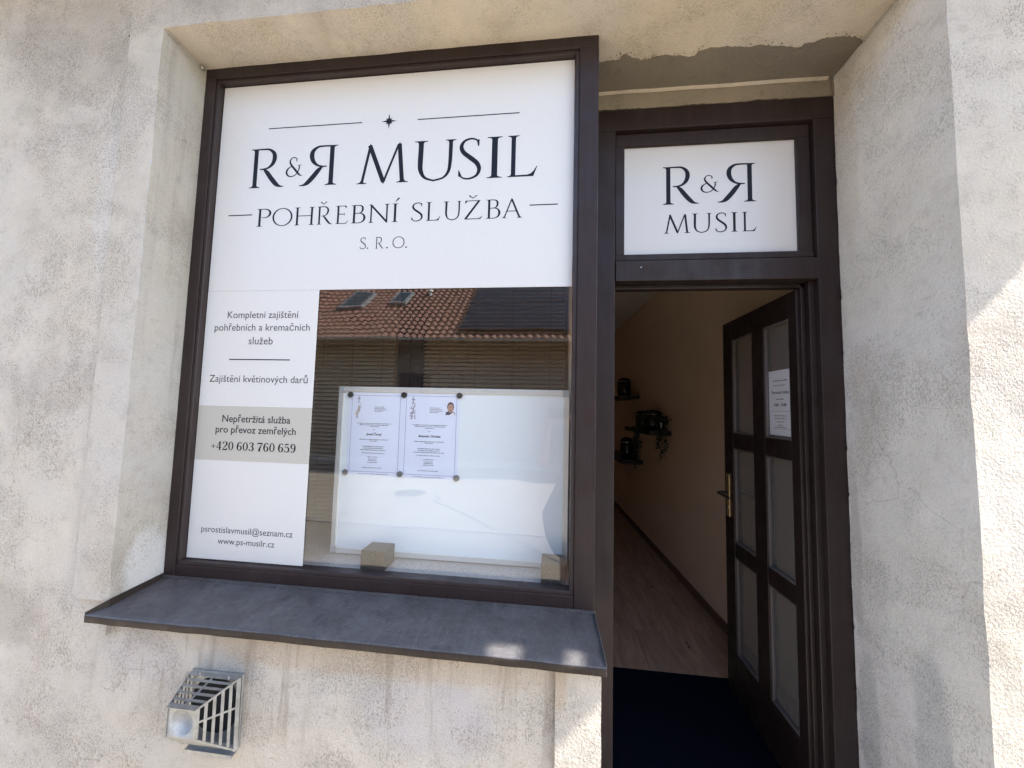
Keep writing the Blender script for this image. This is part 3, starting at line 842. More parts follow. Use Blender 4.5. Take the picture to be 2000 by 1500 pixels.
def glyph(ch, W=.085, N=.032):
    if ch == 'I': return stem(.2, 0, 1, W)
    if ch == 'Í': return stem(.2, 0, 1, W) + ribbon([(.20, 1.10, .02), (.27, 1.2, .05), (.34, 1.31, .075)])
    if ch == 'L':
        return stem(.2, 0, 1, W, (1, 0)) + [[Vector((*q, 0)) for q in ((.2, 0), (.63, 0), (.71, .24), (.695, .24), (.635, .13), (.57, .065), (.50, .042), (.2, .038))]]
    if ch == 'U':
        return serif(.17, 1, -1, W, .075) + serif(.72, 1, -1, W * .75, .06) + ribbon([(.17, 1, W), (.17, .75, W), (.165, .5, W), (.175, .27, W * .9), (.25, .09, W * .6), (.40, .012, N * 1.1), (.44, .012, N * 1.1), (.60, .07, N * 1.2), (.69, .22, W * .6), (.715, .45, W * .7), (.72, .75, W * .75), (.72, 1, W * .75)])
    if ch == 'S':
        return ribbon([(.44, .80, .006), (.43, .90, .03), (.36, .97, N), (.26, .985, N * 1.2), (.14, .93, W * .6), (.085, .80, W * .85), (.13, .66, W), (.26, .53, W * 1.1), (.40, .39, W * 1.05), (.455, .24, W * .85), (.41, .09, W * .6), (.28, .015, N * 1.2), (.16, .02, N), (.07, .09, .03), (.04, .23, .006)]) + para(.42, .445, .80, .39, .45, .96) + para(.035, .11, .07, .035, .05, .22)
    if ch == 'M':
        o = ribbon([(.10, 0, N * 1.6), (.27, .96, N * 1.6)], False) + ribbon([(.255, .97, W * 1.05), (.60, .03, W * 1.05)], False) + ribbon([(.60, .02, N * 1.3), (.92, .96, N * 1.3)], False) + ribbon([(.94, .97, W), (1.03, 0, W)], False)
        o += [[Vector((.245, .93, 0)), Vector((.30, .93, 0)), Vector((.262, 1.02, 0))], [Vector((.895, .93, 0)), Vector((.965, .93, 0)), Vector((.95, 1.02, 0))], [Vector((.565, .06, 0)), Vector((.635, .06, 0)), Vector((.60, -.03, 0))]]
        return o + serif(.10, 0, 1, N * 1.6, .085) + serif(1.03, 0, 1, W, .085)
    if ch in 'RŘ':
        o = stem(.17, 0, 1, W, (1, 1), (1, 0)) + ribbon([(.17, .982, N), (.35, .985, N * 1.1), (.47, .97, N * 1.4), (.57, .88, W * .9), (.595, .75, W * 1.05), (.56, .61, W * .9), (.47, .51, W * .55), (.36, .475, N), (.27, .475, N * .8)])
        o += ribbon([(.36, .475, N), (.44, .385, W), (.55, .22, W * 1.15), (.66, .08, W * 1.05), (.74, .025, W * .55), (.84, .012, .012)])
        if ch == 'Ř': o += caron(.36)
        return o
    if ch == 'P': return stem(.17, 0, 1, W) + ribbon([(.17, .982, N), (.33, .985, N), (.46, .95, W * .7), (.55, .84, W * .95), (.56, .70, W), (.50, .57, W * .75), (.38, .50, N), (.24, .50, N * .7)])
    if ch == 'B':
        return stem(.17, 0, 1, W, (1, 0), (1, 0)) + ribbon([(.17, .982, N), (.33, .985, N), (.44, .95, W * .7), (.49, .85, W * .85), (.48, .68, W * .8), (.40, .57, N), (.17, .54, N)]) + ribbon([(.17, .54, N), (.38, .55, N), (.52, .47, W * .75), (.57, .30, W), (.53, .13, W * .8), (.40, .03, N), (.17, .018, N)])
    if ch == 'E':
        return stem(.17, 0, 1, W, (1, 0), (1, 0)) + bar(.17, .982, .52, .982, .036) + bar(.17, .53, .46, .53, N) + bar(.17, .018, .53, .018, .036) + para(.44, .54, .965, .53, .54, .86) + para(.44, .46, .61, .44, .46, .45) + ribbon([(.48, .02, .04), (.56, .06, .04), (.62, .18, .008)])
    if ch == 'H': return stem(.17, 0, 1, W) + stem(.80, 0, 1, W) + bar(.17, .52, .80, .52, N)
    if ch == 'N':
        return stem(.17, 0, 1, N * 1.5, (1, 1), (1, 0)) + ribbon([(.15, .98, W), (.82, .03, W)], False) + stem(.82, 0, 1, N * 1.5, None, (1, 1)) + para(.77, .835, .08, .82, .835, -.04)
    if ch in 'ZŽ':
        o = bar(.08, .98, .66, .98, .038) + ribbon([(.61, .97, W), (.10, .03, W)], False) + bar(.06, .02, .68, .02, .04) + para(.07, .10, .84, .08, .16, .965) + ribbon([(.60, .02, .05), (.69, .07, .04), (.74, .18, .008)])
        if ch == 'Ž': o += caron(.37)
        return o
    if ch == 'A':
        o = ribbon([(.10, 0, N * 1.4), (.44, .97, N * 1.4)], False) + ribbon([(.45, .99, W), (.83, 0, W)], False) + bar(.22, .36, .68, .36, N)
        return o + [[Vector((.415, .93, 0)), Vector((.50, .93, 0)), Vector((.44, 1.06, 0))]] + serif(.10, 0, 1, N * 1.4, .08) + serif(.83, 0, 1, W, .08)
    if ch == 'O':
        return ribbon(arcpts(.5, .5, .47, .485, 90, 450, 36, W, N), False)
    if ch == '.': return ribbon(arcpts(.08, .06, .03, .03, 0, 360, 14, .06, .06), False)
    if ch == '&':
        return ribbon([(1.0, .05, .006), (.88, .05, .05), (.76, .14, .10), (.55, .36, .11), (.33, .60, .10), (.25, .77, .085), (.33, .93, .05), (.48, .975, .045), (.60, .92, .05), (.63, .84, .06), (.61, .76, .02)]) + ribbon([(.40, .55, .03), (.22, .46, .06), (.10, .33, .10), (.09, .18, .10), (.20, .05, .07), (.38, .015, .05), (.58, .08, .05), (.72, .24, .055), (.79, .42, .07), (.78, .54, .05), (.74, .57, .02)]) + bar(.70, .565, .92, .575, .03)
    if ch == '+': return bar(.05, .42, .55, .42, .06) + bar(.30, .17, .30, .67, .06)
    D = .17; d = .05
    if ch == '0': return ribbon(arcpts(.32, .5, .24, .47, 90, 450, 32, D, d), False)
    if ch == '2': return ribbon([(.10, .76, .16), (.14, .90, .10), (.30, .965, d), (.46, .90, D * .8), (.50, .74, D), (.42, .56, D * .8), (.22, .30, .07), (.08, .10, .04)]) + bar(.06, .07, .52, .07, .14) + para(.42, .58, .10, .52, .58, .27)
    if ch == '3': return ribbon([(.12, .80, .15), (.16, .92, .09), (.30, .965, d), (.45, .90, D * .8), (.48, .75, D), (.40, .58, D * .6), (.24, .535, d)]) + ribbon([(.24, .535, d), (.42, .49, D * .6), (.52, .30, D), (.46, .10, D * .8), (.28, .03, d), (.13, .09, .10), (.09, .22, .15)])
    if ch == '4': return stem(.42, 0, 1, .15, (1, 1), None) + bar(.03, .28, .62, .28, .06) + ribbon([(.40, .98, .06), (.05, .28, .06)], False)
    if ch == '5': return bar(.13, .91, .50, .91, .13) + bar(.13, .95, .13, .52, .05) + ribbon([(.13, .52, .05), (.30, .62, d), (.46, .53, D * .85), (.53, .32, D), (.46, .11, D * .8), (.28, .03, d), (.14, .09, .10), (.09, .22, .15)])
    if ch in '69':
        q = [(.52, .82, .14), (.48, .93, .09), (.36, .97, d), (.20, .86, D * .8), (.11, .62, D), (.10, .36, D), (.17, .12, D * .7), (.31, .03, d), (.46, .11, D * .75), (.53, .30, D), (.46, .50, D * .7), (.31, .58, d), (.16, .47, .04)]
        if ch == '9': q = [(.64 - x, 1 - y, w) for x, y, w in q]
        return ribbon(q)
    if ch == '7': return bar(.06, .92, .55, .92, .14) + ribbon([(.53, .90, .05), (.38, .60, .10), (.28, .30, .16), (.25, 0, .19)]) + para(.05, .08, .76, .05, .14, .98)
    return []
def caron(cx): return ribbon([(cx - .15, 1.27, .06), (cx, 1.12, .035)], False) + ribbon([(cx, 1.12, .03), (cx + .15, 1.27, .05)], False)

class Face:
    """a flat sign face: u to the right, v up, n towards the reader"""
    def __init__(s, o, u, v, n): s.o, s.u, s.v, s.n = Vector(o), Vector(u), Vector(v), Vector(n)
    def __call__(s, a, b, h=0.0): return s.o + s.u * a + s.v * b + s.n * h
FRONT = lambda y: Face((0, y, 0), (1, 0, 0), (0, 0, 1), (0, -1, 0))
_h = [0]
def put(bm, fc, quads, fx, fy, mi=0):
    for q in quads:
        _h[0] = (_h[0] + 1) % 40
        pts = [fc(fx(p.x), fy(p.y), .0004 + .000004 * _h[0]) for p in q]
        try: poly(bm, pts, mi)
        except ValueError: pass
def letter(bm, fc, ch, x0, x1, z0, h, W=.085, N=.032, flip=False):
    g = glyph(ch, W, N)
    xs = [p.x for q in g for p in q]
    a, b = min(xs), max(xs)
    if flip: put(bm, fc, g, lambda x: x1 - (x - a) / (b - a) * (x1 - x0), lambda y: z0 + y * h)
    else: put(bm, fc, g, lambda x: x0 + (x - a) / (b - a) * (x1 - x0), lambda y: z0 + y * h)
def taper(bm, fc, x0, x1, z, w):
    put(bm, fc, ribbon([(x0, z, w * .05), (x0 + (x1 - x0) * .25, z, w * .6), ((x0 + x1) / 2, z, w), (x0 + (x1 - x0) * .75, z, w * .6), (x1, z, w * .05)], False), lambda x: x, lambda y: y)

_txt = {}
def font_mesh(s):
    c = bpy.data.curves.new('lettering_curve', 'FONT')
    c.body = s
    c.resolution_u = 3
    o = bpy.data.objects.new('lettering_curve', c)
    COL.objects.link(o)
    dg = bpy.context.evaluated_depsgraph_get()
    me = bpy.data.meshes.new_from_object(o.evaluated_get(dg))
    bpy.data.objects.remove(o); bpy.data.curves.remove(c)
    vs = [v.co.copy() for v in me.vertices]; fs = [list(p.vertices) for p in me.polygons]
    bpy.data.meshes.remove(me)
    return vs, fs
EW = None
def sans(bm, fc, s, x0, x1, z0, fat=0.0, mi=0, cap=None, shear=0.0):
    """one line of plain lettering fitted between x0 and x1 on the baseline z0"""
    global EW
    vs, fs = font_mesh(s.replace('ě', 'e'))
    a, b = min(v.x for v in vs), max(v.x for v in vs)
    k = (x1 - x0) / (b - a)
    kz = k if cap is None else cap
    offs = [(0, 0)] if not fat else [(-fat, 0), (fat, 0), (0, fat * .6), (0, -fat * .6)]
    for n_, (dx, dz) in enumerate(offs):
        hh = .0004 + .00003 * n_
        nv = [bm.verts.new(fc(x0 + (v.x - a) * k + dx + shear * v.y * k, z0 + v.y * kz + dz, hh)) for v in vs]
        for f in fs:
            try: bm.faces.new([nv[i] for i in f]).material_index = mi
            except ValueError: pass
    for i, ch in enumerate(s):
        if ch == 'ě':
            if EW is None:
                ev, _ = font_mesh('e'); EW = (min(v.x for v in ev), max(v.x for v in ev))
            pv, _ = font_mesh(s[:i].replace('ě', 'e') + 'e')
            cx = max(v.x for v in pv) - (EW[1] - EW[0]) / 2
            q = ribbon([(cx - .12, .69, .06), (cx, .57, .06)], False) + ribbon([(cx, .57, .06), (cx + .12, .69, .06)], False)
            put(bm, fc, q, lambda x: x0 + (x - a) * k, lambda y: z0 + y * kz, mi)

# ------------------------------------------------------------------ vinyl signs on the glass
YS = .0288
fg = FRONT(YS)
t = thing('window_sign', (-.66, YS, 1.94), 'large white vinyl sign with dark roman lettering across the top of the shop window', 'sign')
part('vinyl_sheet', B(-1.386, .066, YS, .0299, 1.9425, 2.8135), M_VINYL, t)
bm = bmesh.new()
st = []
for i in range(16):
    a = math.pi / 2 + i * math.pi / 8
    r = (.032 if i % 4 == 0 else .017 if i % 2 == 0 else .0105)
    st.append(fg(-.655 + r * math.cos(a), 2.618 + r * math.sin(a), .0005))
poly(bm, st)
part('star_ornament', bm, M_INK, t)
bm = bmesh.new()
HB, HH = 2.3655, .163
bm.free()
def letter_part(t, fc, *a, **k):
    bm = bmesh.new(); letter(bm, fc, *a, **k)
    part('letter', bm, M_INK, t)
def rule_part(t, fc, *a):
    bm = bmesh.new(); taper(bm, fc, *a)
    part('ornamental_line', bm, M_INK, t)
rule_part(t, fg, -1.171, -.767, 2.620, .0036); rule_part(t, fg, -.538, -.138, 2.617, .0036)
HW = dict(W=.094, N=.038)
letter_part(t, fg, 'R', -1.241, -1.088, HB + .003, HH + .003, **HW)
letter_part(t, fg, '&', -1.083, -1.009, 2.409, .083)
letter_part(t, fg, 'R', -1.022, -.862, HB + .002, HH + .003, flip=True, **HW)
for ch, a, b in (('M', -.777, -.567), ('U', -.545, -.380), ('S', -.368, -.280), ('I', -.258, -.200), ('L', -.179, -.067)): letter_part(t, fg, ch, a, b, HB - .0015, HH, **HW)
for ch, a, b in (('P', -1.196, -1.133), ('O', -1.127, -1.04), ('H', -1.031, -.946), ('Ř', -.935, -.868), ('E', -.857, -.804), ('B', -.792, -.732), ('N', -.72, -.635), ('Í', -.625, -.594), ('S', -.546, -.501), ('L', -.488, -.432), ('U', -.42, -.351), ('Ž', -.338, -.27), ('B', -.256, -.201), ('A', -.196, -.119)):
    letter_part(t, fg, ch, a, b, 2.2055, .0735, .085, .042)
rule_part(t, fg, -1.323, -1.217, 2.256, .0025); rule_part(t, fg, -.093, .011, 2.252, .0025)
for ch, a, b in (('S', -.749, -.724), ('.', -.721, -.714), ('R', -.686, -.651), ('.', -.642, -.634), ('O', -.617, -.569), ('.', -.566, -.558)): letter_part(t, fg, ch, a, b, 2.1015, .0455, .075, .05)

t = thing('information_sign', (-1.14, YS, .90), 'tall white and beige vinyl strip with contact details down the left of the shop window', 'sign')
part('vinyl_sheet', B(-1.3865, -.906, YS, .0299, 1.4815, 1.9418), M_VINYL, t)
part('beige_sheet', B(-1.3865, -.906, YS, .0299, 1.2715, 1.4811), M_VBEIGE, t, 'beige middle section with the telephone number')
part('vinyl_sheet', B(-1.3865, -.906, YS, .0299, .8985, 1.2711), M_VINYL, t)
def line_part(t, fc, m, *a, **k):
    bm = bmesh.new(); sans(bm, fc, *a, **k)
    part('text_line', bm, m, t, kind='stuff')
line_part(t, fg, M_INKG, 'Kompletní zajištění', -1.291, -.986, 1.8315)
line_part(t, fg, M_INKG, 'pohřebních a kremačních', -1.344, -.936, 1.781)
line_part(t, fg, M_INKG, 'služeb', -1.191, -1.088, 1.7265)
rule_part(t, fg, -1.27, -1.01, 1.666, .0022)
line_part(t, fg, M_INKG, 'Zajištění květinových darů', -1.349, -.931, 1.5765)
line_part(t, fg, M_INKG, 'Nepřetržitá služba', -1.279, -.992, 1.4205, .0006)
line_part(t, fg, M_INKG, 'pro převoz zemřelých', -1.304, -.967, 1.3785, .0006)
bm = bmesh.new()
x = -1.321
adv = {'+': .60, ' ': .27}
tot = sum(adv.get(c, .64) for c in '+420 603 760 659')
kx = .360 / tot
for c in '+420 603 760 659':
    w = adv.get(c, .64)
    if c != ' ': letter(bm, fg, c, x + .04 * kx, x + (w - .04) * kx, 1.311, .0335)
    x += w * kx
part('telephone_lettering', bm, M_INK, t, kind='stuff')
line_part(t, fg, M_INKG, 'psrostislavmusil@seznam.cz', -1.332, -.953, .9985)
line_part(t, fg, M_INKG, 'www.ps-musilr.cz', -1.259, -1.024, .9575)

YT = YD + .0335
ft = FRONT(YT)
t = thing('transom_sign', (.64, YT, 2.15), 'small white vinyl sign with roman lettering in the light above the door', 'sign')
part('vinyl_sheet', B(.297, .984, YT, YT + .0008, 2.1575, 2.640), M_VINYL, t)
letter_part(t, ft, 'R', .458, .605, 2.380, .167, **HW); letter_part(t, ft, '&', .611, .687, 2.427, .077); letter_part(t, ft, 'R', .678, .830, 2.381, .167, flip=True, **HW)
for ch, a, b in (('M', .461, .568), ('U', .575, .654), ('S', .669, .715), ('I', .730, .757), ('L', .774, .829)): letter_part(t, ft, ch, a, b, 2.2535, .0835, .09, .042)

# ------------------------------------------------------------------ whiteboard with notices
YBD = .19
fb = FRONT(YBD)
BX0, BX1, BZ0, BZ1 = -.899, .07, .888, 1.576
wb = thing('whiteboard', (-.4, YBD + .01, BZ0), 'white magnetic board leaning behind the shop window glass', 'whiteboard')
part('board_panel', B(BX0 + .012, BX1 - .012, YBD, YBD + .012, BZ0 + .012, BZ1 - .012), M_BOARD, wb)
for a in ((BX0 + .02, BX1 - .02, BZ1 - .022, BZ1), (BX0 + .02, BX1 - .02, BZ0, BZ0 + .022)): part('frame_rail', B(a[0], a[1], YBD - .006, YBD + .014, a[2], a[3], .002), M_ALU, wb)
for a in ((BX0, BX0 + .022, BZ0 + .02, BZ1 - .02), (BX1 - .022, BX1, BZ0 + .02, BZ1 - .02)): part('frame_rail', B(a[0], a[1], YBD - .006, YBD + .014, a[2], a[3], .002), M_ALU, wb)
for cx in (BX0, BX1 - .026):
    for cz in (BZ0, BZ1 - .028): part('corner_cap', B(cx - .001, cx + .027, YBD - .008, YBD + .016, cz - .0002, cz + .0282, .003), M_GREYPL, wb)

def words(bm, fc, cx, z, w, h, seed, mi=0, left=False):
    """one line of print too small to read: a row of uneven word-length marks"""
    rnd = random.Random(seed)
    x = cx if left else cx - w / 2
    end = x + w
    while x < end - .002:
        ww = min(rnd.uniform(.006, .022) * (h / .004), end - x)
        nn = max(1, int(ww / (h * .55)))
        for i in range(nn):
            xa = x + ww * i / nn; xb = x + ww * (i + .72) / nn
            up_ = h * rnd.choice((.62, .62, .7, 1.0))
            poly(bm, [fc(xa, z, .0004), fc(xb, z, .0004), fc(xb, z + up_, .0004), fc(xa, z + up_, .0004)], mi)
        x += ww + h * .55
def frame_line(bm, fc, x0, x1, z0, z1, w, mi=0):
    for a in ((x0, x1, z0, z0 + w), (x0, x1, z1 - w, z1), (x0, x0 + w, z0 + w, z1 - w), (x1 - w, x1, z0 + w, z1 - w)):
        poly(bm, [fc(a[0], a[2], .0004), fc(a[1], a[2], .0004), fc(a[1], a[3], .0004), fc(a[0], a[3], .0004)], mi)
def ornament(bm, fc, x, z, mi, seed):
    rnd = random.Random(seed)
    put(bm, fc, bar(x, z + .03, x, z + .06, .0016) + bar(x - .008, z + .049, x + .008, z + .049, .0014), lambda a: a, lambda b: b, 2)
    for i in range(22):
        a = rnd.uniform(-.011, .011); b = rnd.uniform(-.03, .036); r = rnd.uniform(.0025, .006) * (1 - abs(b) * 8)
        poly(bm, [fc(x + a + r * math.cos(q) * rnd.uniform(.5, 1), z + b + r * math.sin(q), .0004 + .00002 * i) for q in [j * math.pi / 3 for j in range(6)]], mi if rnd.random() < .8 else 1)
    put(bm, fc, ribbon([(x + .004, z + .02, .002), (x - .002, z - .01, .003), (x - .005, z - .034, .0015)]), lambda a: a, lambda b: b, 2)
fp = FRONT(YBD - .0012)
def notice(px0, px1, pz0, pz1, label, nm, orn, portrait):
    t = thing('memorial_notice', ((px0 + px1) / 2, YBD, pz0), label, 'notice', 'printed notices on the whiteboard')
    part('paper_sheet', B(px0, px1, YBD - .0012, YBD - .0004, pz0, pz1), M_PAPER, t)
    bm = bmesh.new()
    frame_line(bm, fp, px0 + .012, px1 - .012, pz0 + .014, pz1 - .012, .0013)
    part('printed_border', bm, M_INKB, t)
    c = (px0 + px1) / 2
    H = lambda f: pz1 - .012 - f * (pz1 - pz0 - .026)
    bm = bmesh.new()
    for i, f in enumerate((.155, .175, .195, .212)): words(bm, fp, c - .006, H(f), (.045, .052, .055, .035)[i], .0032, 11 + i + len(nm), left=True)
    rows = [(.375, .15, .0034), (.395, .13, .0034), (.415, .04, .0034), (.455, .010, .003), (.585, .125, .0036), (.605, .035, .0034), (.675, .095, .0040), (.698, .09, .0040), (.722, .11 if not portrait else .13, .0040), (.76, .10, .0034), (.81, .045, .0034), (.838, .04, .0034), (.858, .038, .0034), (.88, .045, .0034), (.95, .085, .0034)]
    for i, (f, w, h) in enumerate(rows): words(bm, fp, c - .004, H(f), w, h, 40 + i * 3 + len(nm))
    words(bm, fp, c, pz0 + .005, .13, .0028, 5)
    part('small_print', bm, M_INKG, t, kind='stuff')
    bm = bmesh.new()
    w = .066 if not portrait else .094
    sans(bm, fp, nm, c - w / 2 - .004, c + w / 2 - .004, H(.525), .0004, shear=.22)
    part('name_lettering', bm, M_INK, t, kind='stuff')
    bm = bmesh.new()
    ornament(bm, fp, px0 + .042, H(.20), 0, len(nm))
    part('flower_ornament', bm, [orn, M_FLOW, M_INKL], t, kind='stuff')
    if portrait:
        x, z = px1 - .038, H(.155)
        bm = bmesh.new()
        poly(bm, [fp(x - .021, z - .026, .0004), fp(x + .021, z - .026, .0004), fp(x + .018, z - .016, .0004), fp(x + .008, z - .010, .0004), fp(x - .008, z - .010, .0004), fp(x - .019, z - .015, .0004)], 2)
        poly(bm, [fp(x - .004, z - .026, .00045), fp(x + .020, z - .026, .00045), fp(x + .012, z - .013, .00045)], 3)
        poly(bm, [fp(x + .0145 * math.cos(a), z + .007 + .020 * math.sin(a), .0005) for a in [q * math.pi / 10 for q in range(20)]], 1)
        poly(bm, [fp(x + .0125 * math.cos(a), z + .002 + .0175 * math.sin(a), .0006) for a in [q * math.pi / 10 for q in range(20)]], 0)
        for ex in (-.005, .005): poly(bm, [fp(x + ex - .0025, z + .004, .0007), fp(x + ex + .0025, z + .004, .0007), fp(x + ex + .0025, z + .0055, .0007), fp(x + ex - .0025, z + .0055, .0007)], 1)
        poly(bm, [fp(x - .005, z - .007, .0007), fp(x + .005, z - .007, .0007), fp(x + .003, z - .0095, .0007), fp(x - .003, z - .0095, .0007)], 1)
        part('portrait_print', bm, [M_SKINP, M_HAIRP, M_DARKP, M_WHITE], t)
notice(-.851, -.6135, 1.208, 1.552, 'left printed notice with border and tan flower, held by magnets on the whiteboard', 'Josef Černý', M_TAN, False)
notice(-.6125, -.373, 1.205, 1.554, 'right printed notice with small portrait of a man, held by magnets on the whiteboard', 'Antonín Chrásta', M_MAUVE, True)
mag = [(-.846, 1.541, 'black round magnet at the top left corner of the left notice'), (-.611, 1.5435, 'black round magnet at the top between the two notices'), (-.3745, 1.546, 'black round magnet at the top right corner of the right notice'),
       (-.852, 1.217, 'grey round magnet at the bottom left corner of the left notice'), (-.614, 1.2185, 'grey round magnet at the bottom between the two notices'), (-.376, 1.213, 'grey round magnet at the bottom right corner of the right notice')]
for i, (x, z, lb) in enumerate(mag):
    bm = bmesh.new()
    g = [(.0, 0)]
    n = 20
    rings = []
    for r, h in ((.0122, .0015), (.0122, .007), (.0112, .0085), (.0085, .0087), (.008, .0080)):
        rings.append([bm.verts.new((x + r * math.cos(2 * math.pi * j / n), YBD - h, z + r * math.sin(2 * math.pi * j / n))) for j in range(n)])
    for a in range(4):
        for j in range(n): bm.faces.new((rings[a][j], rings[a][(j + 1) % n], rings[a + 1][(j + 1) % n], rings[a + 1][j]))
    bm.faces.new(rings[-1]); bm.faces.new(rings[0])
    prop(part('magnet', bm, M_MAGT if i < 3 else M_MAGB, base=(x, YBD - .004, z)), lb, 'magnet', 'round magnets on the whiteboard')

for x0, x1, lb in ((-.70, -.605, 'brown stone block on the window shelf in front of the whiteboard, left one'), (-.027, .060, 'brown stone block on the window shelf at the right end of the whiteboard')):
    bm = B(x0, x1, .062, .150, .8852, .957, .003)
    prop(part('stone_block', bm, M_BLOCK, base=((x0 + x1) / 2, .1, .885)), lb, 'stone block', 'stone blocks in the shop window')

# ------------------------------------------------------------------ blinds behind the display
def blind(x0, x1, label):
    t = thing('venetian_blind', ((x0 + x1) / 2, .5, .95), label, 'blind', 'venetian blinds behind the shop window')
    n = 5
    first = None
    z = .955
    while z < 2.78:
        if first is None:
            bm = bmesh.new()
            a = R(44)
            ring = []
            for x in (x0, x1):
                rr = []
                for j in range(n):
                    s = (j / (n - 1) - .5) * .024
                    c = .0022 * (1 - (2 * j / (n - 1) - 1) ** 2)
                    rr.append(bm.verts.new((x, .5 + s * math.cos(a) - c * math.sin(a), z + s * math.sin(a) + c * math.cos(a))))
                ring.append(rr)
            for j in range(n - 1): bm.faces.new((ring[0][j], ring[1][j], ring[1][j + 1], ring[0][j + 1]))
            first = part('slat', bm, M_SLAT, t, smooth=True)
            z00 = z
        else:
            c = first.copy(); COL.objects.link(c); c.parent = t
            c.location = (0, 0, z - z00); c.rotation_euler = (0, random.uniform(-.0006, .0006), 0)
        z += .0205
    part('head_rail', B(x0, x1, .485, .52, 2.79, 2.83, .002), M_SLAT, t)
    part('bottom_rail', B(x0, x1, .49, .512, .925, .940, .002), M_SLAT, t)
    for f in (.12, .38, .64, .9):
        x = x0 + (x1 - x0) * f
        part('ladder_cord', tube(bmesh.new(), [(x, .487, .94), (x, .487, 1.9), (x, .487, 2.8)], .0011, 5), M_CORD, t)
blind(-1.42, -.800, 'brown slatted blind left of the dark mullion behind the whiteboard')
blind(-.645, .060, 'brown slatted blind right of the dark mullion behind the whiteboard')
t = thing('inner_window_frame', (-.72, .52, .885), 'dark brown casement posts meeting between the two blinds', 'window frame')
part('casement_post', B(-.795, -.731, .515, .555, .886, 2.85, .004), M_FRAME, t)
part('casement_post', B(-.727, -.668, .515, .555, .886, 2.85, .004), M_FRAME, t)
part('cover_strip', B(-.664, -.652, .51, .55, .886, 2.85, .002), M_FRAME, t)

# ------------------------------------------------------------------ open door leaf (opens inwards, hinged on the right)
dr = thing('shop_door', (1.0, .32, 0), 'dark brown door with six reeded panes standing open into the shop', 'door')
DX0, DX1 = .985, 1.027
ys = (.262, .358, .545, .640, .840, .938)
zr = (.016, .238, .738, .812, 1.312, 1.392, 1.908, 2.014)
part('hinge_stile', B(DX0, DX1, ys[0] + .045, ys[1], zr[0], zr[7], BV), M_DOOR, dr)
part('lock_stile', B(DX0, DX1, ys[4], ys[5], zr[0], zr[7], BV), M_DOOR, dr)
part('middle_stile', B(DX0 + .0005, DX1 - .0005, ys[2], ys[3], zr[1], zr[6], BV), M_DOOR, dr)
part('bottom_rail', B(DX0 + .0005, DX1 - .0005, ys[1], ys[4], zr[0], zr[1], BV), M_DOOR, dr)
part('top_rail', B(DX0 + .0005, DX1 - .0005, ys[1], ys[4], zr[6], zr[7], BV), M_DOOR, dr)
for (ya, yb) in ((ys[1], ys[2]), (ys[3], ys[4])):
    for (za, zb) in ((zr[2], zr[3]), (zr[4], zr[5])): part('cross_rail', B(DX0 + .001, DX1 - .001, ya, yb, za, zb, BV), M_DOOR, dr)
    for (za, zb) in ((zr[1], zr[2]), (zr[3], zr[4]), (zr[5], zr[6])):
        pn = part('door_pane', B(DX0 + .019, DX0 + .023, ya + .002, yb - .002, za + .002, zb - .002), M_DGLASS, dr)
        bm = bmesh.new()
        box(bm, DX0 + .004, DX0 + .0185, yb - .012, yb - .0005, za + .0005, zb - .0005, .003)
        box(bm, DX0 + .004, DX0 + .0185, ya + .0005, ya + .010, za + .0005, zb - .0005, .003)
        box(bm, DX0 + .004, DX0 + .0185, ya + .0101, yb - .0121, za + .0005, za + .011, .003)
        box(bm, DX0 + .004, DX0 + .0185, ya + .0101, yb - .0121, zb - .011, zb - .0005, .003)
        part('pane_bead', bm, M_DBEAD_LIT, pn)
hp = part('handle_plate', B(DX0 - .006, DX0 + .001, .878, .912, .935, 1.165, .002), M_BRASS, dr)
part('lever_handle', tube(bmesh.new(), [(DX0 - .004, .895, 1.062), (DX0 - .045, .895, 1.063), (DX0 - .056, .885, 1.063), (DX0 - .058, .84, 1.062), (DX0 - .056, .775, 1.058)], [.009, .009, .0095, .0085, .007], 10), M_BLACKM, hp)
part('lock_cylinder', cyl(bmesh.new(), (DX0 - .003, .895, .985), (DX0 - .012, .895, .985), .009), M_CHROME, hp)
part('lock_face', B(.995, 1.017, ys[5] - .001, ys[5] + .002, .95, 1.17), M_BRASS, dr)
part('latch_handle', tube(bmesh.new(), [(DX1 - .001, .895, 1.062), (DX1 + .045, .895, 1.063), (DX1 + .055, .885, 1.063), (DX1 + .055, .80, 1.06)], .0085, 10), M_BLACKM, dr)
for z in (.25, 1.05, 1.85): part('hinge', cyl(bmesh.new(), (DX1 + .004, .300, z - .05), (DX1 + .004, .300, z + .05), .008), M_BLACKM, dr)
# opening hours notice on the upper right pane
NX = DX0 + .0165
fd = Face((NX, 0, 0), (0, -1, 0), (0, 0, 1), (-1, 0, 0))
t = thing('opening_hours_notice', (NX, .45, 1.41), 'white opening hours sheet stuck to the upper pane of the open door', 'notice')
part('paper_sheet', B(NX, NX + .0012, .372, .531, 1.408, 1.697), M_PAPER2, t)
bm = bmesh.new()
words(bm, fd, -.452, 1.648, .10, .006, 3); words(bm, fd, -.455, 1.628, .085, .005, 4)
words(bm, fd, -.452, 1.566, .055, .006, 9)
for z in (1.515, 1.437): poly(bm, [fd(-.515, z, .0004), fd(-.38, z, .0004), fd(-.38, z + .001, .0004), fd(-.515, z + .001, .0004)])
for i, (z, w) in enumerate(((1.493, .09), (1.481, .08), (1.467, .05), (1.452, .035), (1.443, .08))): words(bm, fd, -.452, z, w, .0048, 20 + i)
part('small_print', bm, M_INKG, t, kind='stuff')
bm = bmesh.new()
sans(bm, fd, 'Provozní doba', -.508, -.392, 1.592, .0005)
sans(bm, fd, '9:00 - 15:00', -.494, -.41, 1.537, .0006)
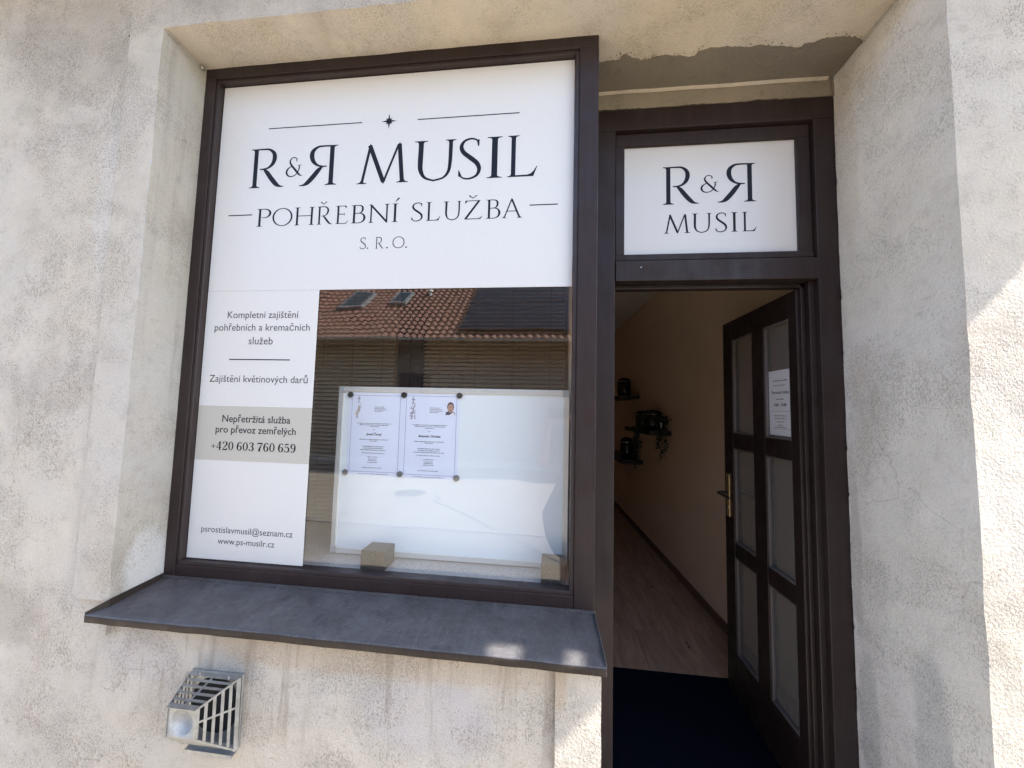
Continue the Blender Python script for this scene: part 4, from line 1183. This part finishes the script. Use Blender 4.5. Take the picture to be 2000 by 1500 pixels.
part('heading_lettering', bm, M_INKG, t, kind='stuff')

# ------------------------------------------------------------------ shelves with urns and plants in the back room
def shelf(y0, y1, z, d, label):
    bm = bmesh.new()
    pts = [(RW(y0) - .001, y0, z), (RW(y1) - .001, y1, z), (RW(y1) - d, y1, z), (RW(y0) - d, y0, z)]
    prism(bm, pts, (0, 0, -.045))
    return prop(part('wall_shelf', bm, M_SHELF, base=(RW(y0) - d / 2, y0, z)), label, 'shelf', 'black shelves in the back room')
shelf(3.45, 4.5, 1.70, .24, 'top black shelf carrying a lidded urn in the back room')
shelf(2.42, 3.35, 1.312, .21, 'middle black shelf with trailing plants in the back room')
shelf(3.30, 4.4, .90, .26, 'lowest black shelf under the trailing plants in the back room')
def urn(x, y, z, r, h, label):
    t = thing('urn', (x, y, z), label, 'urn', 'black urns on the shelves')
    part('urn_body', lathe(bmesh.new(), [(r * .8, 0), (r * .95, .01), (r, h * .3), (r, h * .72), (r * .93, h * .78)], (x, y, z), 24), M_URN, t, smooth=True)
    part('lid', lathe(bmesh.new(), [(r * .96, h * .78), (r * 1.02, h * .79), (r * 1.0, h * .84), (r * .7, h * .95), (r * .12, h)], (x, y, z), 24), M_URN, t, smooth=True)
    part('band', lathe(bmesh.new(), [(r * 1.015, h * .755), (r * 1.03, h * .76), (r * 1.03, h * .775), (r * 1.015, h * .78)], (x, y, z), 24), M_CHROME, t)
urn(RW(3.62) - .15, 3.62, 1.70, .088, .24, 'black urn with a silver rim standing on the top shelf')
urn(RW(2.62) - .115, 2.64, 1.312, .095, .21, 'squat black urn beside the trailing plant on the middle shelf')
urn(RW(2.9) - .12, 2.92, 1.312, .085, .20, 'black urn at the rear of the middle shelf')
urn(RW(3.5) - .14, 3.52, .90, .085, .27, 'tall black urn on the lowest shelf')
def trailing(x, y, z, strands, label, seed):
    rnd = random.Random(seed)
    t = thing('trailing_plant', (x, y, z), label, 'plant', 'trailing plants on the middle shelf')
    part('pot', lathe(bmesh.new(), [(.035, 0), (.05, .08), (.052, .085), (.046, .08)], (x, y, z), 16), M_URN, t)
    sb, lb = bmesh.new(), bmesh.new()
    def leaf(p, s):
        d = Vector((rnd.uniform(-1, 1), rnd.uniform(-1, 1), rnd.uniform(-1, .4))).normalized()
        o = d.orthogonal().normalized()
        o = Matrix.Rotation(rnd.uniform(0, 6.28), 3, d) @ o
        q = [p, p + d * s * .45 + o * s * .33, p + d * s, p + d * s * .45 - o * s * .33]
        poly(lb, q)
    for (dx, dy, drop) in strands:
        pts = [Vector((x, y, z + .08)), Vector((x + dx * .6, y + dy * .6, z + .11)), Vector((x + dx, y + dy, z + .02))]
        nn = int(drop / .025)
        for i in range(nn): pts.append(pts[-1] + Vector((rnd.uniform(-.008, .008), rnd.uniform(-.008, .008), -.025)))
        tube(sb, pts, .0016, 4)
        for i, p in enumerate(pts):
            for _ in range(4): leaf(p + Vector((rnd.uniform(-.012, .012), rnd.uniform(-.012, .012), 0)), rnd.uniform(.018, .034))
    for _ in range(150): leaf(Vector((x, y, z + .09)) + Vector((rnd.gauss(0, .035), rnd.gauss(0, .035), rnd.gauss(.015, .02))), rnd.uniform(.02, .04))
    part('stem', sb, M_LEAF, t); part('foliage', lb, M_LEAF, t, kind='stuff')
trailing(RW(2.48) - .09, 2.46, 1.312, [(-.02, -.06, .32), (.02, -.06, .22), (-.01, -.055, .28), (-.04, -.05, .18)], 'trailing ivy hanging from the near end of the middle shelf', 3)
trailing(RW(2.8) - .165, 2.79, 1.312, [(-.06, 0, .40), (-.065, .02, .47), (-.06, -.02, .30), (-.07, .05, .36), (-.06, .08, .42)], 'longer trailing ivy hanging from the front edge of the middle shelf', 5)

# ------------------------------------------------------------------ vent terminal on the wall
vt = thing('wall_vent', (-1.04, YW, .53), 'galvanised steel vent guard with slats on the wall under the sill', 'vent')
a_ = {'wtl': (-1.127, -.168, .637), 'wtr': (-.956, -.168, .637), 'wbr': (-.952, -.168, .428), 'wbl': (-1.130, -.168, .428),
      'ftl': (-1.083, -.268, .622), 'ftr': (-.990, -.268, .622), 'fbr': (-.990, -.268, .539), 'fbl': (-1.083, -.268, .539)}
a_ = {k_: Vector(v_) for k_, v_ in a_.items()}
def lerp(p, q, t): return p + (q - p) * t
def strip(bm, p, q, w, th=.0016):
    """flat steel strap from p to q, w = half-width vector"""
    d = (q - p).cross(w).normalized() * th
    prism(bm, [p - w, q - w, q + w, p + w], d)
part('flange', B(-1.132, -.951, -.158, -.148, .420, .641, .002), M_STEEL, vt)
bm = bmesh.new()
lathe_pts = [bm.verts.new((-1.04 + .084 * math.cos(i * math.pi / 12), -.1592, .545 + .084 * math.sin(i * math.pi / 12))) for i in range(24)]
bm.faces.new(lathe_pts)
part('duct_dark_disc', bm, M_DARK, vt)  # flat dark disc standing for the unlit inside of the vent
bm = bmesh.new()                          # front plate with a round dimple
cx, cz = -1.0365, .5805
hw, hh = .0465, .0415
n = 24
oc = []
for i in range(n):
    a = 2 * math.pi * i / n
    k_ = 1 / max(abs(math.cos(a)), abs(math.sin(a)))
    oc.append((cx + hw * k_ * math.cos(a), cz + hh * k_ * math.sin(a)))
rings = [[bm.verts.new((x, -.268, z)) for x, z in oc]]
for rr, dy in ((.0355, 0), (.0345, .004), (.030, .013), (.019, .021), (.007, .0235)):
    rings.append([bm.verts.new((cx + rr * math.cos(2 * math.pi * i / n), -.268 + dy, cz + rr * math.sin(2 * math.pi * i / n))) for i in range(n)])
for q in range(5):
    for i in range(n): bm.faces.new((rings[q][i], rings[q][(i + 1) % n], rings[q + 1][(i + 1) % n], rings[q + 1][i]))
bm.faces.new(rings[-1])
part('front_plate', bm, M_PLATE, vt, smooth=True)
bm = prism(bmesh.new(), [a_['fbl'], a_['fbr'], a_['wbr'], a_['wbl']], (0, 0, -.0016))
part('bottom_plate', bm, M_STEEL, vt)
for i in range(6):                        # top louvres
    t_ = i / 5.0
    p, q = lerp(a_['ftl'], a_['wtl'], t_), lerp(a_['ftr'], a_['wtr'], t_)
    part('top_slat', (lambda b_: (strip(b_, p, q, Vector((0, .0036 if 0 < i < 5 else .008, .0006))), b_)[1])(bmesh.new()), M_STEEL, vt)
bm = bmesh.new()
strip(bm, lerp(a_['ftl'], a_['ftr'], .5), lerp(a_['wtl'], a_['wtr'], .5), Vector((.003, 0, 0)), .0022)
part('top_rib', bm, M_STEEL, vt)
for side, (tf, tw, bf, bw) in (('r', ('ftr', 'wtr', 'fbr', 'wbr')), ('l', ('ftl', 'wtl', 'fbl', 'wbl'))):
    for i in range(6):
        t_ = i / 5.0
        bm = bmesh.new()
        d = (a_[tw] - a_[tf]).normalized() * (.0042 if 0 < i < 5 else .006)
        strip(bm, lerp(a_[tf], a_[tw], t_), lerp(a_[bf], a_[bw], t_), d)
        part('side_bar', bm, M_STEEL, vt)
    bm = bmesh.new()
    strip(bm, lerp(a_[tf], a_[bf], .45), lerp(a_[tw], a_[bw], .40), Vector((0, 0, .0028)), .0022)
    strip(bm, a_[tf], a_[tw], Vector((0, 0, .003)), .0026)
    strip(bm, a_[bf], a_[bw], Vector((0, 0, .003)), .0026)
    part('side_rail', bm, M_STEEL, vt)
bm = bmesh.new()
prism(bm, [(-1.120, -.158, .417), (-.955, -.158, .417), (-.955, -.176, .415), (-1.120, -.176, .415)], (0, -.001, -.004))
prism(bm, [(-1.120, -.176, .418), (-.955, -.176, .418), (-.955, -.178, .408), (-1.120, -.178, .408)], (0, .002, 0))
part('drip_lip', bm, M_STEEL, vt)
bm = bmesh.new()
for x in (-1.09, -.99): cyl(bm, (x, -.170, .6395), (x, -.170, .6435), .0035, n=10)
part('screw', bm, M_CHROME, vt)

# ------------------------------------------------------------------ screws left in the wall
for (x, y, z, nx_, lb) in ((-1.608, YW, 2.871, 0, 'dark screw in the wall beside the top of the window band'), (-1.605, YW, 2.573, 0, 'dark screw lower down in the wall left of the window band')):
    bm = cyl(bmesh.new(), (x, y + .004, z), (x, y - .004, z), .0065, .0055, 12)
    cyl(bm, (x, y - .0038, z), (x, y - .0052, z), .003, .0025, 6)
    prop(part('wall_screw', bm, M_BLACKM, base=(x, y, z)), lb, 'screw', 'old screws in the wall')
bm = cyl(bmesh.new(), (X0 - .004, -.023, 2.858), (X0 + .012, -.023, 2.858), .006, .0055, 12)
cyl(bm, (X0 + .0118, -.023, 2.858), (X0 + .014, -.023, 2.858), .009, .008, 12)
prop(part('reveal_screw', bm, M_CHROME, base=(X0, -.023, 2.858)), 'bright screw head at the top left corner of the window recess', 'screw')

# ------------------------------------------------------------------ photographer, seen only as a reflection in the window
pr = thing('person', (.24, -1.64, GZ), 'person in blue grey dress holding up a phone, mirrored in the window', 'person')
me = bpy.data.meshes.new('body')
V, E_, RD = [], [], []
def jt(p, r, par=None):
    V.append(Vector(p) - BASE[pr.name]); RD.append(r)
    if par is not None: E_.append((par, len(V) - 1))
    return len(V) - 1
pel = jt((.24, -1.66, .82), .13)
wa = jt((.24, -1.67, 1.00), .115, pel); ch = jt((.24, -1.66, 1.20), .125, wa); nk0 = jt((.24, -1.65, 1.35), .07, ch)
nk = jt((.24, -1.64, 1.42), .052, nk0); h0 = jt((.24, -1.62, 1.49), .078, nk); h1 = jt((.24, -1.62, 1.57), .09, h0); h2 = jt((.24, -1.63, 1.65), .062, h1)
nose = jt((.24, -1.535, 1.54), .014, h1)
for s, sh, el, wr, hd in ((-1, (.08, -1.64, 1.31), (-.08, -1.56, 1.05), (-.02, -1.36, 1.38), (-.025, -1.31, 1.44)), (1, (.40, -1.64, 1.31), (.46, -1.53, 1.06), (.15, -1.36, 1.37), (.125, -1.31, 1.43))):
    a = jt(sh, .062, nk0); b = jt([(x + y) / 2 for x, y in zip(sh, el)], .05, a); c = jt(el, .044, b)
    d = jt([(x + y) / 2 for x, y in zip(el, wr)], .038, c); e = jt(wr, .026, d); f = jt(hd, .032, e)
    for q in range(4):
        o = Vector(hd) + Vector((0, -.012 + q * .018 - .015, .012))
        g = jt(o + Vector((-s * .012, 0, .028)), .0095, f); hh_ = jt(o + Vector((-s * .034, .004, .048 + .004 * (q == 1))), .0085, g); jt(o + Vector((-s * .052, .006, .040)), .0075, hh_)
    g = jt(Vector(hd) + Vector((-s * .035, -.012, -.005)), .011, f); jt(Vector(hd) + Vector((-s * .060, -.010, .012)), .009, g)
for s in (-1, 1):
    a = jt((.24 + s * .095, -1.66, .74), .095, pel); b = jt((.24 + s * .10, -1.65, .36), .062, a); c = jt((.24 + s * .10, -1.67, .12), .054, b); d = jt((.24 + s * .10, -1.68, -.07), .036, c); e = jt((.24 + s * .105, -1.56, -.115), .033, d); jt((.24 + s * .11, -1.49, -.12), .024, e)
me.from_pydata([tuple(v) for v in V], E_, [])
body = bpy.data.objects.new('body', me)
COL.objects.link(body)
body.parent = pr
BASE[body.name] = BASE[pr.name]
me.materials.append(M_SKIN)
sk = body.modifiers.new('skin', 'SKIN')
for i, r in enumerate(RD): me.skin_vertices[0].data[i].radius = (r, r)
me.skin_vertices[0].data[0].use_root = True
sk.use_smooth_shade = True
sb_ = body.modifiers.new('subsurf', 'SUBSURF'); sb_.levels = 1; sb_.render_levels = 1
def cloth(prof, m, nm):
    bm = bmesh.new()
    rings = []
    for (z, rx, ry, ox) in prof:
        rings.append([bm.verts.new((.24 + ox + rx * math.cos(2 * math.pi * j / 28) * (1 + .04 * math.sin(j * 2.7) * (z < .9)), -1.66 + ry * math.sin(2 * math.pi * j / 28) * (1 + .05 * math.sin(j * 1.9) * (z < .9)), z)) for j in range(28)])
    for i in range(len(rings) - 1):
        for j in range(28): bm.faces.new((rings[i][j], rings[i][(j + 1) % 28], rings[i + 1][(j + 1) % 28], rings[i + 1][j]))
    return part(nm, bm, m, pr, smooth=True)
cloth([(1.40, .075, .07, 0), (1.37, .17, .10, 0), (1.30, .205, .13, 0), (1.18, .185, .145, 0), (1.02, .165, .14, 0), (.86, .21, .17, 0), (.66, .29, .21, -.01), (.50, .27, .21, 0), (.38, .235, .20, .02)], M_CLOTH, 'dress')
for s in (-1, 1):
    bm = tube(bmesh.new(), [(.24 + s * .16, -1.64, 1.33), (.24 + s * .21, -1.63, 1.26), (.24 + s * .26, -1.59, 1.16)], [.075, .07, .064], 12)
    part('sleeve', bm, M_CLOTH, pr, smooth=True)
bm = bmesh.new()
for i in range(-60, 61, 10): pass
lathe(bm, [(.04, .12), (.085, .10), (.105, .03), (.107, -.06), (.10, -.16), (.07, -.20)], (.24, -1.665, 1.60), 20, 1.0, .82)
part('hair', bm, M_HAIR, pr, smooth=True)
for s in (-1, 1):
    part('shoe', B(.24 + s * .105 - .042, .24 + s * .105 + .042, -1.72, -1.46, GZ + .001, GZ + .07, .02), M_SHOE, pr)
ph = thing('phone', (.05, -1.262, 1.47), 'black phone held sideways towards the window by the mirrored person', 'phone')
part('phone_body', B(-.022, .128, -1.268, -1.260, 1.435, 1.508, .003), M_PHONE, ph)
bm = bmesh.new()
for x, z in ((.004, 1.496), (.004, 1.476), (.022, 1.486)): cyl(bm, (x, -1.2605, z), (x, -1.2575, z), .007, n=14)
part('lens', bm, M_CHROME, ph)
